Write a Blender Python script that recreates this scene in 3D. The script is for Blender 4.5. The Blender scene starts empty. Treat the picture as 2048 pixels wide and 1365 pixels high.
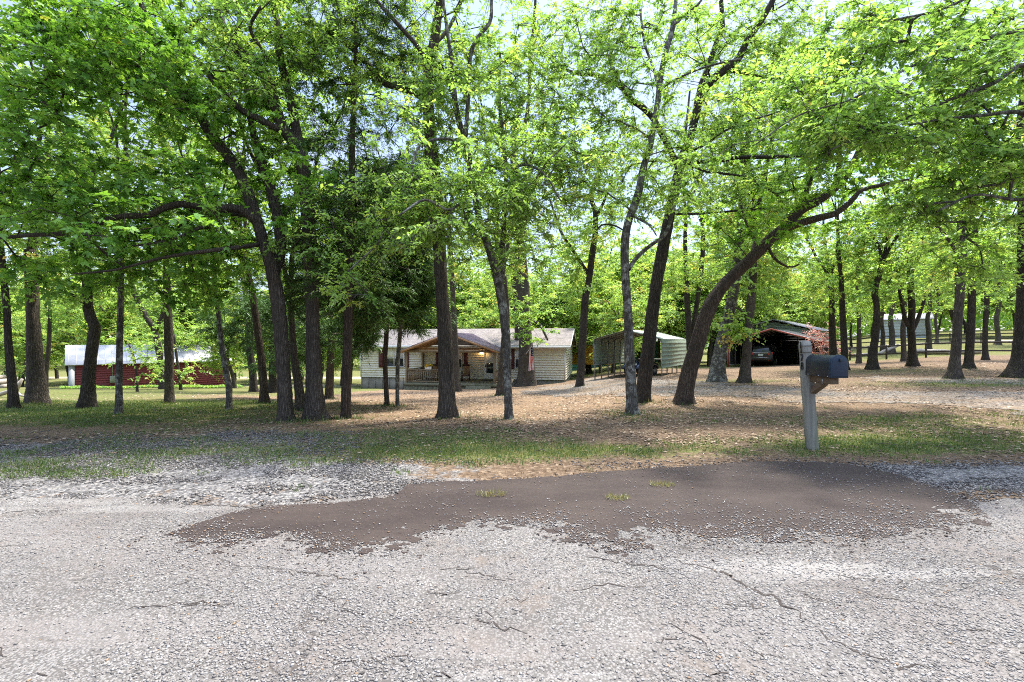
import bpy, math
import numpy as np
from math import radians, sin, cos, pi, sqrt, atan2

rng = np.random.default_rng(11)
SC = bpy.context.scene
COL = SC.collection
F, CX, CY, H = 910.2, 1024.0, 682.5, 1.45      # focal length (photo pixels), centre, eye height

# ------------------------------------------------------------------ terrain
_SU = np.array([-1.4, -.8, -.35, -.15, .0, .10, .16, .25, .40, .55, .75, 1.0, 1.3])
_SV = np.array([.085, .085, .085, .081, .075, .067, .050, .032, .026, .022, .008, -.010, -.018])
_uu = np.linspace(-1.6, 1.6, 641)
_ss = np.interp(_uu, _SU, _SV)
_k = np.exp(-.5 * (np.arange(-24, 25) / 9.) ** 2); _k /= _k.sum()
_ss = np.convolve(np.pad(_ss, 24, mode='edge'), _k, mode='valid')

def gz(x, y):
    x = np.asarray(x, float); y = np.asarray(y, float)
    yy = np.maximum(y, 4.)
    u = x / yy
    s = np.interp(u, _uu, _ss)
    t = np.clip(y - 7., 0, 43.)
    g = t * t / (t + 1.2) + np.clip(y - 50., 0, 60.) * .25
    z = -s * g
    rise = np.clip((u - .5) / .3, 0, 1)
    z = z + rise * .055 * np.clip(y - 39., 0, 60.)
    w = np.clip((y - 7.) / 4., 0, 1)
    z = z + w * (.05 * np.sin(x * .55 + 1.3 * np.sin(y * .31)) * np.cos(y * .43 + .7) + .02 * np.sin(x * 1.7 + y * 1.1))
    return z

_DD = np.concatenate([np.linspace(1.5, 20, 400), np.linspace(20.05, 120, 1000)])

def ground_px(px, py, dmax=62.):
    """world point where the sight line through a photo pixel meets the terrain"""
    u = (px - CX) / F; v = (CY - py) / F
    f = H + v * _DD - gz(u * _DD, _DD)
    k = np.where(f <= 0)[0]
    if len(k) == 0 or _DD[k[0]] > dmax:
        d = dmax
    else:
        i = max(k[0], 1)
        a, b = f[i - 1], f[i]
        d = _DD[i - 1] + (_DD[i] - _DD[i - 1]) * (a / (a - b + 1e-12))
    return np.array([u * d, d, float(gz(u * d, d))])

def at(px, py, d):
    return np.array([(px - CX) / F * d, d, H + (CY - py) / F * d])

# ------------------------------------------------------------------ mesh helpers
def mk_mesh(name, V, polys, smooth=False, fattr=None):
    me = bpy.data.meshes.new(name)
    V = np.ascontiguousarray(V, dtype=np.float32)
    me.vertices.add(len(V)); me.vertices.foreach_set('co', V.ravel())
    polys = [np.asarray(p, dtype=np.int32) for p in polys if len(p)]
    li = np.concatenate([p.ravel() for p in polys])
    sz = np.concatenate([np.full(len(p), p.shape[1], np.int32) for p in polys])
    st = np.concatenate([[0], np.cumsum(sz)[:-1]]).astype(np.int32)
    me.loops.add(len(li)); me.loops.foreach_set('vertex_index', li)
    me.polygons.add(len(sz)); me.polygons.foreach_set('loop_start', st)
    if smooth:
        me.polygons.foreach_set('use_smooth', np.ones(len(sz), dtype=bool))
    if fattr:
        for k, a in fattr.items():
            at_ = me.attributes.new(k, 'FLOAT', 'FACE')
            at_.data.foreach_set('value', np.ascontiguousarray(a, dtype=np.float32))
    me.update(calc_edges=True)
    return me

def link(name, me, mat=None, parent=None, loc=None, rotz=0.):
    o = bpy.data.objects.new(name, me)
    COL.objects.link(o)
    if mat is not None:
        me.materials.append(mat)
    if parent is not None:
        o.parent = parent
    if loc is not None:
        o.location = [float(c) for c in loc]
    o.rotation_euler = (0, 0, rotz)
    return o

def tag(o, label=None, cat=None, group=None, kind=None):
    if label: o['label'] = label
    if cat: o['category'] = cat
    if group: o['group'] = group
    if kind: o['kind'] = kind
    return o

def thing(name, label, cat, loc=(0, 0, 0), rotz=0., group=None):
    o = bpy.data.objects.new(name, None)
    o.empty_display_size = .2
    COL.objects.link(o)
    o.location = [float(c) for c in loc]; o.rotation_euler = (0, 0, rotz)
    return tag(o, label, cat, group)

class MB:
    """collects shapes and builds them as one mesh object"""
    def __init__(self):
        self.V = []; self.P = {3: [], 4: []}; self.N = []; self.n = 0; self.A = {3: [], 4: []}
    def add(self, V, q=None, t=None, a=0.):
        V = np.asarray(V, float).reshape(-1, 3)
        if q is not None and len(q):
            q = np.asarray(q, int); self.P[4].append(q + self.n); self.A[4].append(np.broadcast_to(np.asarray(a, float), (len(q),)))
        if t is not None and len(t):
            t = np.asarray(t, int); self.P[3].append(t + self.n); self.A[3].append(np.broadcast_to(np.asarray(a, float), (len(t),)))
        self.V.append(V); self.n += len(V)
        return self
    def hexa(self, c, a=0.):
        return self.add(c, [[0, 3, 2, 1], [4, 5, 6, 7], [0, 1, 5, 4], [1, 2, 6, 5], [2, 3, 7, 6], [3, 0, 4, 7]], a=a)
    def box(self, x0, x1, y0, y1, z0, z1, a=0.):
        return self.hexa([(x0, y0, z0), (x1, y0, z0), (x1, y1, z0), (x0, y1, z0), (x0, y0, z1), (x1, y0, z1), (x1, y1, z1), (x0, y1, z1)], a)
    def bar(self, p, q, w, h, up=(0, 0, 1), a=0.):
        p = np.asarray(p, float); q = np.asarray(q, float); d = q - p; d /= np.linalg.norm(d)
        up = np.asarray(up, float)
        s = np.cross(d, up)
        if np.linalg.norm(s) < 1e-4: s = np.cross(d, (1., 0, 0))
        s /= np.linalg.norm(s); n = np.cross(s, d)
        s = s * w / 2; n = n * h / 2
        return self.hexa([p - s - n, p + s - n, q + s - n, q - s - n, p - s + n, p + s + n, q + s + n, q - s + n], a)
    def quad(self, a_, b, c, d, a=0.):
        return self.add([a_, b, c, d], [[0, 1, 2, 3]], a=a)
    def tube(self, pts, r, n=8, cap=True, a=0.):
        V, q = tube_arrays(pts, r, n)
        m = len(pts); t = []
        if cap:
            V = np.vstack([V, pts[0], pts[-1]])
            for k in range(n):
                t.append([m * n, (k + 1) % n, k]); t.append([m * n + 1, (m - 1) * n + k, (m - 1) * n + (k + 1) % n])
        return self.add(V, q, t, a)
    def prism(self, prof, d, a=0.):
        """prof: closed planar polygon (n,3), swept by vector d; caps as fans"""
        p = np.asarray(prof, float); n = len(p); d = np.asarray(d, float)
        c = p.mean(0)
        V = np.vstack([p, p + d, c, c + d])
        q = [[k, (k + 1) % n, n + (k + 1) % n, n + k] for k in range(n)]
        t = [[2 * n, (k + 1) % n, k] for k in range(n)] + [[2 * n + 1, n + k, n + (k + 1) % n] for k in range(n)]
        return self.add(V, q, t, a)
    def build(self, name, mat, parent=None, smooth=False, bevel=0., loc=None, attr=None):
        V = np.vstack(self.V)
        polys, A = [], []
        for k in (3, 4):
            if self.P[k]:
                polys.append(np.vstack(self.P[k])); A.append(np.concatenate(self.A[k]))
        me = mk_mesh(name, V, polys, smooth, {attr: np.concatenate(A)} if attr else None)
        o = link(name, me, mat, parent, loc)
        if bevel:
            b = o.modifiers.new('bevel', 'BEVEL'); b.width = bevel; b.segments = 2; b.limit_method = 'ANGLE'; b.angle_limit = radians(40)
        return o

def frames(pts):
    pts = np.asarray(pts, float)
    d = np.gradient(pts, axis=0)
    d /= np.linalg.norm(d, axis=1)[:, None] + 1e-9
    ref = np.array([.31, .93, .2])
    s = np.cross(d, ref); s /= np.linalg.norm(s, axis=1)[:, None] + 1e-9
    n = np.cross(d, s)
    return d, s, n

def tube_arrays(pts, r, n):
    pts = np.asarray(pts, float); m = len(pts)
    r = np.broadcast_to(np.asarray(r, float), (m,)) if np.ndim(r) < 2 else np.asarray(r)
    d, s, b = frames(pts)
    th = np.arange(n) * 2 * pi / n
    rr = r[:, None] if r.ndim == 1 else r
    V = pts[:, None, :] + rr[..., None] * (np.cos(th)[None, :, None] * s[:, None, :] + np.sin(th)[None, :, None] * b[:, None, :])
    i = np.arange(m - 1)[:, None] * n; k = np.arange(n)[None, :]; k2 = (k + 1) % n
    q = np.stack([i + k, i + k2, i + n + k2, i + n + k], -1).reshape(-1, 4)
    return V.reshape(-1, 3), q

# ------------------------------------------------------------------ materials
def nodes_of(name):
    m = bpy.data.materials.new(name); m.use_nodes = True
    nt = m.node_tree; nt.nodes.clear()
    out = nt.nodes.new('ShaderNodeOutputMaterial')
    def N(t, **kw):
        x = nt.nodes.new(t)
        for k, v in kw.items():
            if k.startswith('i_'):
                key = k[2:]
                key = int(key) if key.isdigit() else key.replace('_', ' ')
                x.inputs[key].default_value = v
            else:
                setattr(x, k, v)
        return x
    return m, nt, N, nt.links.new, out

def c4(c): return (c[0], c[1], c[2], 1.)

def mixc(N, L, fac, a, b, blend='MIX'):
    x = N('ShaderNodeMix', data_type='RGBA', blend_type=blend)
    for sock, val in ((x.inputs[0], fac), (x.inputs[6], a), (x.inputs[7], b)):
        if hasattr(val, 'links'): L(val, sock)
        elif isinstance(val, (int, float)): sock.default_value = val
        else: sock.default_value = c4(val)
    return x.outputs[2]

def ramp(N, L, src, stops, interp='LINEAR'):
    r = N('ShaderNodeValToRGB'); r.color_ramp.interpolation = interp
    e = r.color_ramp.elements
    while len(e) < len(stops): e.new(.5)
    for k, (p, c) in enumerate(stops):
        e[k].position = p
        e[k].color = c4(c) if not isinstance(c, (int, float)) else (c, c, c, 1)
    L(src, r.inputs[0])
    return r.outputs[0]

def mth(N, L, op, a, b=None, clamp=False):
    x = N('ShaderNodeMath', operation=op, use_clamp=clamp)
    for s, v in ((x.inputs[0], a), (x.inputs[1], b)):
        if v is None: continue
        if hasattr(v, 'links'): L(v, s)
        else: s.default_value = v
    return x.outputs[0]

def pmat(name, col, rough=.6, col2=None, scale=6., bump=.15, bscale=60., metal=0., stretch=(1, 1, 1), spec=.4, dirt=None, lo=.35, hi=.7, coat=0.):
    m, nt, N, L, out = nodes_of(name)
    p = N('ShaderNodeBsdfPrincipled', i_Roughness=rough, i_Metallic=metal)
    p.inputs['Specular IOR Level'].default_value = spec
    p.inputs['Coat Weight'].default_value = coat
    tc = N('ShaderNodeTexCoord'); mp = N('ShaderNodeMapping'); mp.inputs['Scale'].default_value = stretch
    L(tc.outputs['Object'], mp.inputs[0])
    n1 = N('ShaderNodeTexNoise', i_Scale=scale, i_Detail=6., i_Roughness=.6); L(mp.outputs[0], n1.inputs['Vector'])
    c2 = col2 if col2 else tuple(c * .72 for c in col)
    f = ramp(N, L, n1.outputs['Fac'], [(lo, 0.), (hi, 1.)])
    c = mixc(N, L, f, col, c2)
    if dirt:
        n3 = N('ShaderNodeTexNoise', i_Scale=scale * .37, i_Detail=8., i_Roughness=.7); L(mp.outputs[0], n3.inputs['Vector'])
        c = mixc(N, L, ramp(N, L, n3.outputs['Fac'], [(.5, 0.), (.72, .8)]), c, dirt)
    L(c, p.inputs['Base Color'])
    n2 = N('ShaderNodeTexNoise', i_Scale=bscale, i_Detail=4.); L(mp.outputs[0], n2.inputs['Vector'])
    b = N('ShaderNodeBump', i_Strength=bump, i_Distance=.01); L(n2.outputs['Fac'], b.inputs['Height']); L(b.outputs[0], p.inputs['Normal'])
    L(p.outputs[0], out.inputs[0])
    return m

def attr_ramp_mat(name, stops, rough=.85, attr='v', interp='LINEAR', bump=.0, spec=.3):
    m, nt, N, L, out = nodes_of(name)
    p = N('ShaderNodeBsdfPrincipled', i_Roughness=rough); p.inputs['Specular IOR Level'].default_value = spec
    a = N('ShaderNodeAttribute', attribute_name=attr)
    L(ramp(N, L, a.outputs['Fac'], stops, interp), p.inputs['Base Color'])
    L(p.outputs[0], out.inputs[0])
    return m

def leaf_mat(name, stops, trans=.45, tint=(1.25, 1.1, .55), gloss=.06):
    m, nt, N, L, out = nodes_of(name)
    a = N('ShaderNodeAttribute', attribute_name='v')
    c = ramp(N, L, a.outputs['Fac'], stops)
    d = N('ShaderNodeBsdfDiffuse'); L(c, d.inputs[0])
    t = N('ShaderNodeBsdfTranslucent')
    L(mixc(N, L, 1., c, tint, 'MULTIPLY'), t.inputs[0])
    m1 = N('ShaderNodeMixShader', i_0=trans); L(d.outputs[0], m1.inputs[1]); L(t.outputs[0], m1.inputs[2])
    g = N('ShaderNodeBsdfGlossy', i_Roughness=.45); g.inputs[0].default_value = (.8, .85, .8, 1)
    m2 = N('ShaderNodeMixShader', i_0=gloss); L(m1.outputs[0], m2.inputs[1]); L(g.outputs[0], m2.inputs[2])
    L(m2.outputs[0], out.inputs[0])
    return m

def bark_mat(name, dark, light, lichen=None, lich=.55, scale=1.):
    m, nt, N, L, out = nodes_of(name)
    p = N('ShaderNodeBsdfPrincipled', i_Roughness=.9); p.inputs['Specular IOR Level'].default_value = .2
    tc = N('ShaderNodeTexCoord')
    mp = N('ShaderNodeMapping'); mp.inputs['Scale'].default_value = (34 * scale, 34 * scale, 4. * scale)
    L(tc.outputs['Object'], mp.inputs[0])
    nz = N('ShaderNodeTexNoise', i_Scale=.9, i_Detail=5.); L(mp.outputs[0], nz.inputs['Vector'])
    ad = N('ShaderNodeVectorMath', operation='ADD'); L(mp.outputs[0], ad.inputs[0]); L(nz.outputs['Color'], ad.inputs[1])
    v = N('ShaderNodeTexVoronoi', feature='DISTANCE_TO_EDGE', i_Scale=1.); L(ad.outputs[0], v.inputs['Vector'])
    n1 = N('ShaderNodeTexNoise', i_Scale=1.4, i_Detail=7., i_Roughness=.65); L(mp.outputs[0], n1.inputs['Vector'])
    n0 = N('ShaderNodeTexNoise', i_Scale=2.2, i_Detail=5., i_Roughness=.6); L(tc.outputs['Object'], n0.inputs['Vector'])
    ridge = ramp(N, L, v.outputs['Distance'], [(.0, 0.), (.4, 1.)])
    hgt = mth(N, L, 'ADD', mth(N, L, 'MULTIPLY', ridge, .6), mth(N, L, 'MULTIPLY', n1.outputs['Fac'], .7))
    c = mixc(N, L, ramp(N, L, hgt, [(.28, 0.), (.88, 1.)]), dark, light)
    c = mixc(N, L, ramp(N, L, n0.outputs['Fac'], [(.42, 0.), (.7, .7)]), c, dark)
    if lichen:
        n2 = N('ShaderNodeTexNoise', i_Scale=7., i_Detail=6., i_Roughness=.7); L(tc.outputs['Object'], n2.inputs['Vector'])
        c = mixc(N, L, ramp(N, L, n2.outputs['Fac'], [(lich, 0.), (lich + .12, .85)]), c, lichen)
    L(c, p.inputs['Base Color'])
    b = N('ShaderNodeBump', i_Strength=1., i_Distance=.045); L(hgt, b.inputs['Height']); L(b.outputs[0], p.inputs['Normal'])
    L(p.outputs[0], out.inputs[0])
    return m
# ------------------------------------------------------------------ camera, light, sky
cam = bpy.data.cameras.new('camera'); cam.lens = 16.; cam.sensor_width = 36.; cam.clip_end = 3000.; cam.clip_start = .05
co = bpy.data.objects.new('camera', cam); COL.objects.link(co)
co.location = (0, 0, H); co.rotation_euler = (radians(90), 0, 0)
SC.camera = co
SUN_EL, SUN_AZ = radians(66), radians(40)      # azimuth measured from +Y towards +X
to_sun = np.array([sin(SUN_AZ) * cos(SUN_EL), cos(SUN_AZ) * cos(SUN_EL), sin(SUN_EL)])
sl = bpy.data.lights.new('sun', 'SUN'); sl.energy = 3.3; sl.angle = radians(4.); sl.color = (1., .965, .9)
so = bpy.data.objects.new('sun', sl); COL.objects.link(so)
from mathutils import Vector
so.rotation_euler = Vector([float(c) for c in to_sun]).to_track_quat('Z', 'Y').to_euler()
so.location = (20, 20, 40)

W = bpy.data.worlds.new('World'); SC.world = W; W.use_nodes = True
wt = W.node_tree; wt.nodes.clear()
wo = wt.nodes.new('ShaderNodeOutputWorld'); bg = wt.nodes.new('ShaderNodeBackground')
sky = wt.nodes.new('ShaderNodeTexSky'); sky.sky_type = 'NISHITA'; sky.sun_disc = False
sky.sun_elevation = SUN_EL; sky.sun_rotation = SUN_AZ; sky.air_density = 1.1; sky.dust_density = 1.6; sky.ozone_density = 1.2
tcw = wt.nodes.new('ShaderNodeTexCoord'); mpw = wt.nodes.new('ShaderNodeMapping'); mpw.inputs['Scale'].default_value = (1.6, 1.6, 4.2)
nw = wt.nodes.new('ShaderNodeTexNoise'); nw.inputs['Scale'].default_value = 1.7; nw.inputs['Detail'].default_value = 7.; nw.inputs['Roughness'].default_value = .55
rw = wt.nodes.new('ShaderNodeValToRGB'); rw.color_ramp.elements[0].position = .40; rw.color_ramp.elements[1].position = .66
rw.color_ramp.elements[0].color = (.12, .12, .12, 1)
mw = wt.nodes.new('ShaderNodeMix'); mw.data_type = 'RGBA'; mw.inputs[7].default_value = (2.55, 3.0, 4.2, 1)
wl = wt.links.new
wl(tcw.outputs['Generated'], mpw.inputs[0]); wl(mpw.outputs[0], nw.inputs['Vector']); wl(nw.outputs['Fac'], rw.inputs[0])
wl(rw.outputs[0], mw.inputs[0]); wl(sky.outputs[0], mw.inputs[6])
# sky brightness scaled up towards the unseen zenith, added as fill light
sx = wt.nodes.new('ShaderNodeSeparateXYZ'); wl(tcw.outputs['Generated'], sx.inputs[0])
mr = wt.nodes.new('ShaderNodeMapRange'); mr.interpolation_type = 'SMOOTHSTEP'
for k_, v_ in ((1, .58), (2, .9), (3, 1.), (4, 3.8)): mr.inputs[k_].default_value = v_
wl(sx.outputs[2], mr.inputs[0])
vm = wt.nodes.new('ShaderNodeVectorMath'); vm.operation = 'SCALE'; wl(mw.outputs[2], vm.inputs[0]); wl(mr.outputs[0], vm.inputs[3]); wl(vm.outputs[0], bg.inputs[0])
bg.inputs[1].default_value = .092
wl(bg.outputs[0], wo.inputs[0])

SC.view_settings.view_transform = 'Standard'; SC.view_settings.look = 'None'
SC.view_settings.exposure = 1.75; SC.view_settings.gamma = 1.
cy = SC.cycles
cy.max_bounces = 9; cy.diffuse_bounces = 6; cy.glossy_bounces = 2; cy.transmission_bounces = 6; cy.transparent_max_bounces = 4
cy.use_denoising = False; cy.denoiser = 'OPENIMAGEDENOISE'; cy.caustics_reflective = False; cy.caustics_refractive = False
cy.sample_clamp_indirect = 6.; cy.filter_width = 1.05

# ------------------------------------------------------------------ ground masks, planned on the photo and laid out on the terrain
def blob(px, py, cx, cy_, rx, ry, p=1.):
    return np.exp(-(((px - cx) / rx) ** 2 + ((py - cy_) / ry) ** 2) ** p)

def masks(x, y, z):
    yy = np.maximum(y, 1.2)
    px = CX + F * x / yy; py = CY + F * (H - z) / yy
    front = (y > 2.5).astype(float)
    g = np.zeros_like(px)
    g += 1.1 * blob(px, py, 120, 824, 460, 26)            # lawn by the left trunks
    g += .6 * blob(px, py, 420, 806, 220, 9) + .6 * blob(px, py, 300, 783, 300, 8)
    g += 1. * blob(px, py, 40, 785, 300, 14)
    g += .6 * blob(px, py, 1180, 902, 420, 20)           # verge in front of the mailbox
    g += .9 * blob(px, py, 1860, 885, 340, 30)
    g += .5 * blob(px, py, 1800, 838, 420, 18)
    g += .45 * blob(px, py, 880, 905, 300, 30)
    g += .5 * blob(px, py, 380, 890, 380, 40)
    g += .5 * blob(px, py, 60, 940, 260, 35)
    g += .7 * blob(px, py, 1930, 768, 240, 10)
    g += .55 * blob(px, py, 1750, 742, 300, 10)
    g += .6 * blob(px, py, 1480, 762, 160, 7)
    g += .45 * blob(px, py, 880, 868, 260, 16)
    g += .35 * blob(px, py, 1300, 830, 120, 14)
    far = np.clip((y - 33.) / 6., 0, 1)
    g = np.maximum(g, far * .8)
    g = np.where(x < -9, np.maximum(g, np.clip((y - 16) / 8, 0, 1) * .8), g)
    gr = np.zeros_like(px)                                  # gravel
    gr += .8 * np.exp(-((y - 4.65) / .85) ** 4) * np.clip((1100 - px) / 300, .25, 1)
    gr += .9 * np.exp(-((y - 4.9) / .45) ** 4) * np.clip((px - 1650) / 150, 0, 1)
    gr += .75 * np.exp(-((y - 6.0) / .9) ** 2) * np.clip((900 - px) / 400, 0, 1)
    gr += .5 * blob(px, py, 500, 868, 220, 20)
    gr *= front
    dirt = np.zeros_like(px)                                # bare orange-tan soil
    dirt += blob(px, py, 960, 815, 420, 40) + .8 * blob(px, py, 560, 800, 240, 25) + .8 * blob(px, py, 1300, 812, 300, 22)
    dirt += .7 * blob(px, py, 350, 797, 180, 6) + .9 * blob(px, py, 300, 862, 420, 11) + .6 * blob(px, py, 1750, 820, 260, 10) + .5 * blob(px, py, 200, 856, 300, 14)
    pale = np.exp(-((y - 52 - .03 * x) / 1.6) ** 2) * (x < -8) + np.exp(-((y - 66) / 2.5) ** 2) * (x < -8)
    pale = pale + np.exp(-((y - 62 + .1 * x) / 2.2) ** 2) * (x > 25)
    return np.clip(g, 0, 1.2) * front, np.clip(gr, 0, 1.2), np.clip(dirt, 0, 1.2), np.clip(pale, 0, 1)

def ground_mat():
    m, nt, N, L, out = nodes_of('leaf_strewn_ground')
    p = N('ShaderNodeBsdfPrincipled', i_Roughness=.95); p.inputs['Specular IOR Level'].default_value = .1
    geo = N('ShaderNodeNewGeometry')
    def noise(sc, det=6., r=.6, st=None):
        x = N('ShaderNodeTexNoise', i_Scale=sc, i_Detail=det, i_Roughness=r)
        if st:
            mp = N('ShaderNodeMapping'); mp.inputs['Scale'].default_value = st; L(geo.outputs['Position'], mp.inputs[0]); L(mp.outputs[0], x.inputs['Vector'])
        else: L(geo.outputs['Position'], x.inputs['Vector'])
        return x.outputs['Fac']
    A = lambda n: N('ShaderNodeAttribute', attribute_name=n).outputs['Fac']
    big, mid, fine, vfine = noise(.7), noise(2.6, 8.), noise(11., 8., .7), noise(55., 5., .7)
    # leaf litter: brown crumbs
    vo = N('ShaderNodeTexVoronoi', i_Scale=26.); L(geo.outputs['Position'], vo.inputs['Vector'])
    sep = N('ShaderNodeSeparateColor'); L(vo.outputs['Color'], sep.inputs[0])
    lit = ramp(N, L, sep.outputs[0], [(0, (.055, .036, .022)), (.35, (.12, .078, .047)), (.7, (.2, .14, .088)), (1, (.3, .225, .15))])
    lit = mixc(N, L, ramp(N, L, fine, [(.38, 0.), (.62, 1.)]), lit, (.125, .085, .054))
    soil = mixc(N, L, ramp(N, L, mid, [(.35, 0.), (.65, 1.)]), (.205, .135, .08), (.14, .089, .052))
    soil = mixc(N, L, ramp(N, L, vfine, [(.45, 0.), (.7, 1.)]), soil, (.26, .19, .125))
    def fac(attr, n, lo, hi, k=1.2):
        s = mth(N, L, 'ADD', A(attr), mth(N, L, 'MULTIPLY', mth(N, L, 'SUBTRACT', n, .5), 2.2 * k))
        return ramp(N, L, s, [(lo, 0.), (hi, 1.)])
    nm = mth(N, L, 'ADD', mth(N, L, 'MULTIPLY', mid, .6), mth(N, L, 'MULTIPLY', fine, .4))
    c = mixc(N, L, fac('dirt', nm, .35, .75), lit, soil)
    gv = N('ShaderNodeTexVoronoi', i_Scale=42.); L(geo.outputs['Position'], gv.inputs['Vector'])
    sg = N('ShaderNodeSeparateColor'); L(gv.outputs['Color'], sg.inputs[0])
    grav = ramp(N, L, sg.outputs[1], [(0, (0.057, 0.054, 0.051)), (.4, (0.131, 0.123, 0.116)), (.8, (0.221, 0.209, 0.193)), (1, (0.312, 0.291, 0.262))])
    c = mixc(N, L, fac('gravel', nm, .45, .7), c, grav)
    gcol = mixc(N, L, ramp(N, L, fine, [(.35, 0.), (.62, 1.)]), (0.070, 0.094, 0.022), (0.164, 0.135, 0.057))
    gcol = mixc(N, L, ramp(N, L, big, [(.4, 0.), (.65, 1.)]), gcol, (0.107, 0.127, 0.033))
    gm = mth(N, L, 'ADD', mth(N, L, 'MULTIPLY', mid, .35), mth(N, L, 'MULTIPLY', fine, .65))
    c = mixc(N, L, fac('grass', gm, .42, .72), c, gcol)
    c = mixc(N, L, mth(N, L, 'MULTIPLY', A('pale'), .9), c, (0.344, 0.295, 0.221))
    L(c, p.inputs['Base Color'])
    hgt = mth(N, L, 'ADD', mth(N, L, 'MULTIPLY', fine, .6), mth(N, L, 'ADD', mth(N, L, 'MULTIPLY', vfine, .35), mth(N, L, 'MULTIPLY', vo.outputs['Distance'], .4)))
    b = N('ShaderNodeBump', i_Strength=1., i_Distance=.05); L(hgt, b.inputs['Height']); L(b.outputs[0], p.inputs['Normal'])
    L(p.outputs[0], out.inputs[0])
    return m

t = np.linspace(-1, 1, 321); xs = np.sinh(t * 4.2) / np.sinh(4.2) * 190
t = np.linspace(0, 1, 300); ys = np.concatenate([np.linspace(-60, 0, 14)[:-1], np.linspace(0, 14, 110)[:-1], 14 + (t ** 2.2) * 200])
X, Y = np.meshgrid(xs, ys)
Z = gz(X, Y)
nx, ny = len(xs), len(ys)
V = np.stack([X.ravel(), Y.ravel(), Z.ravel()], 1)
i = (np.arange(ny - 1)[:, None] * nx + np.arange(nx - 1)[None, :]).ravel()
me = mk_mesh('ground', V, [np.stack([i, i + 1, i + nx + 1, i + nx], 1)], True)
for nm_, arr in zip(('grass', 'gravel', 'dirt', 'pale'), masks(V[:, 0], V[:, 1], V[:, 2])):
    a_ = me.attributes.new(nm_, 'FLOAT', 'POINT'); a_.data.foreach_set('value', arr.astype(np.float32))
tag(link('ground', me, ground_mat()), 'leaf strewn brown and grassy yard sloping down behind the road', kind='structure')

# ------------------------------------------------------------------ value noise for ragged outlines
def vnoise(x, y, seed=0):
    r = np.random.default_rng(seed).random((64, 64))
    xi = np.floor(x).astype(int); yi = np.floor(y).astype(int); fx = x - xi; fy = y - yi
    fx = fx * fx * (3 - 2 * fx); fy = fy * fy * (3 - 2 * fy)
    g_ = lambda a, b: r[a % 64, b % 64]
    return (g_(xi, yi) * (1 - fx) + g_(xi + 1, yi) * fx) * (1 - fy) + (g_(xi, yi + 1) * (1 - fx) + g_(xi + 1, yi + 1) * fx) * fy
def fbm(x, y, seed=0, o=4):
    s = 0; a = .5
    for k in range(o):
        s = s + a * vnoise(x * 2 ** k, y * 2 ** k, seed + k); a *= .5
    return s / (1 - .5 ** o)

def sdf_poly(x, y, poly):
    """signed distance, positive inside"""
    p = np.asarray(poly, float); d = np.full(x.shape, 1e9); ins = np.zeros(x.shape, bool)
    for k in range(len(p)):
        a, b = p[k], p[(k + 1) % len(p)]
        e = b - a; wx = x - a[0]; wy = y - a[1]
        h = np.clip((wx * e[0] + wy * e[1]) / (e @ e + 1e-12), 0, 1)
        d = np.minimum(d, (wx - e[0] * h) ** 2 + (wy - e[1] * h) ** 2)
        c = ((a[1] > y) != (b[1] > y)) & (x < (b[0] - a[0]) * (y - a[1]) / (b[1] - a[1] + 1e-12) + a[0])
        ins ^= c
    return np.where(ins, 1, -1) * np.sqrt(d)

def ragged_sheet(name, poly, cell, amp, nscale, lift, mat, label, seed=0, bite=None, smooth=True):
    p = np.asarray(poly, float)
    x0, y0 = p.min(0) - amp; x1, y1 = p.max(0) + amp
    gx = np.arange(x0, x1, cell); gy = np.arange(y0, y1, cell)
    Xg, Yg = np.meshgrid(gx, gy)
    Xc, Yc = Xg[:-1, :-1] + cell / 2, Yg[:-1, :-1] + cell / 2
    s = sdf_poly(Xc, Yc, p) + amp * 2 * (fbm(Xc * nscale, Yc * nscale, seed) - .5) + amp * .7 * (fbm(Xc * nscale * 7, Yc * nscale * 7, seed + 5, 3) - .5)
    if bite is not None: s = s - bite(Xc, Yc)
    keep = s > 0
    jx = (rng.random(Xg.shape) - .5) * cell * .7; jy = (rng.random(Xg.shape) - .5) * cell * .7
    Xj, Yj = Xg + jx, Yg + jy
    Vv = np.stack([Xj.ravel(), Yj.ravel(), (gz(Xj, Yj) + lift).ravel()], 1)
    n_ = len(gx)
    ii, kk = np.nonzero(keep)
    b = ii * n_ + kk
    q = np.stack([b, b + 1, b + n_ + 1, b + n_], 1)
    used, inv = np.unique(q, return_inverse=True)
    me_ = mk_mesh(name, Vv[used], [inv.reshape(q.shape)], smooth)
    return tag(link(name, me_, mat), label, kind='structure')

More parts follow.
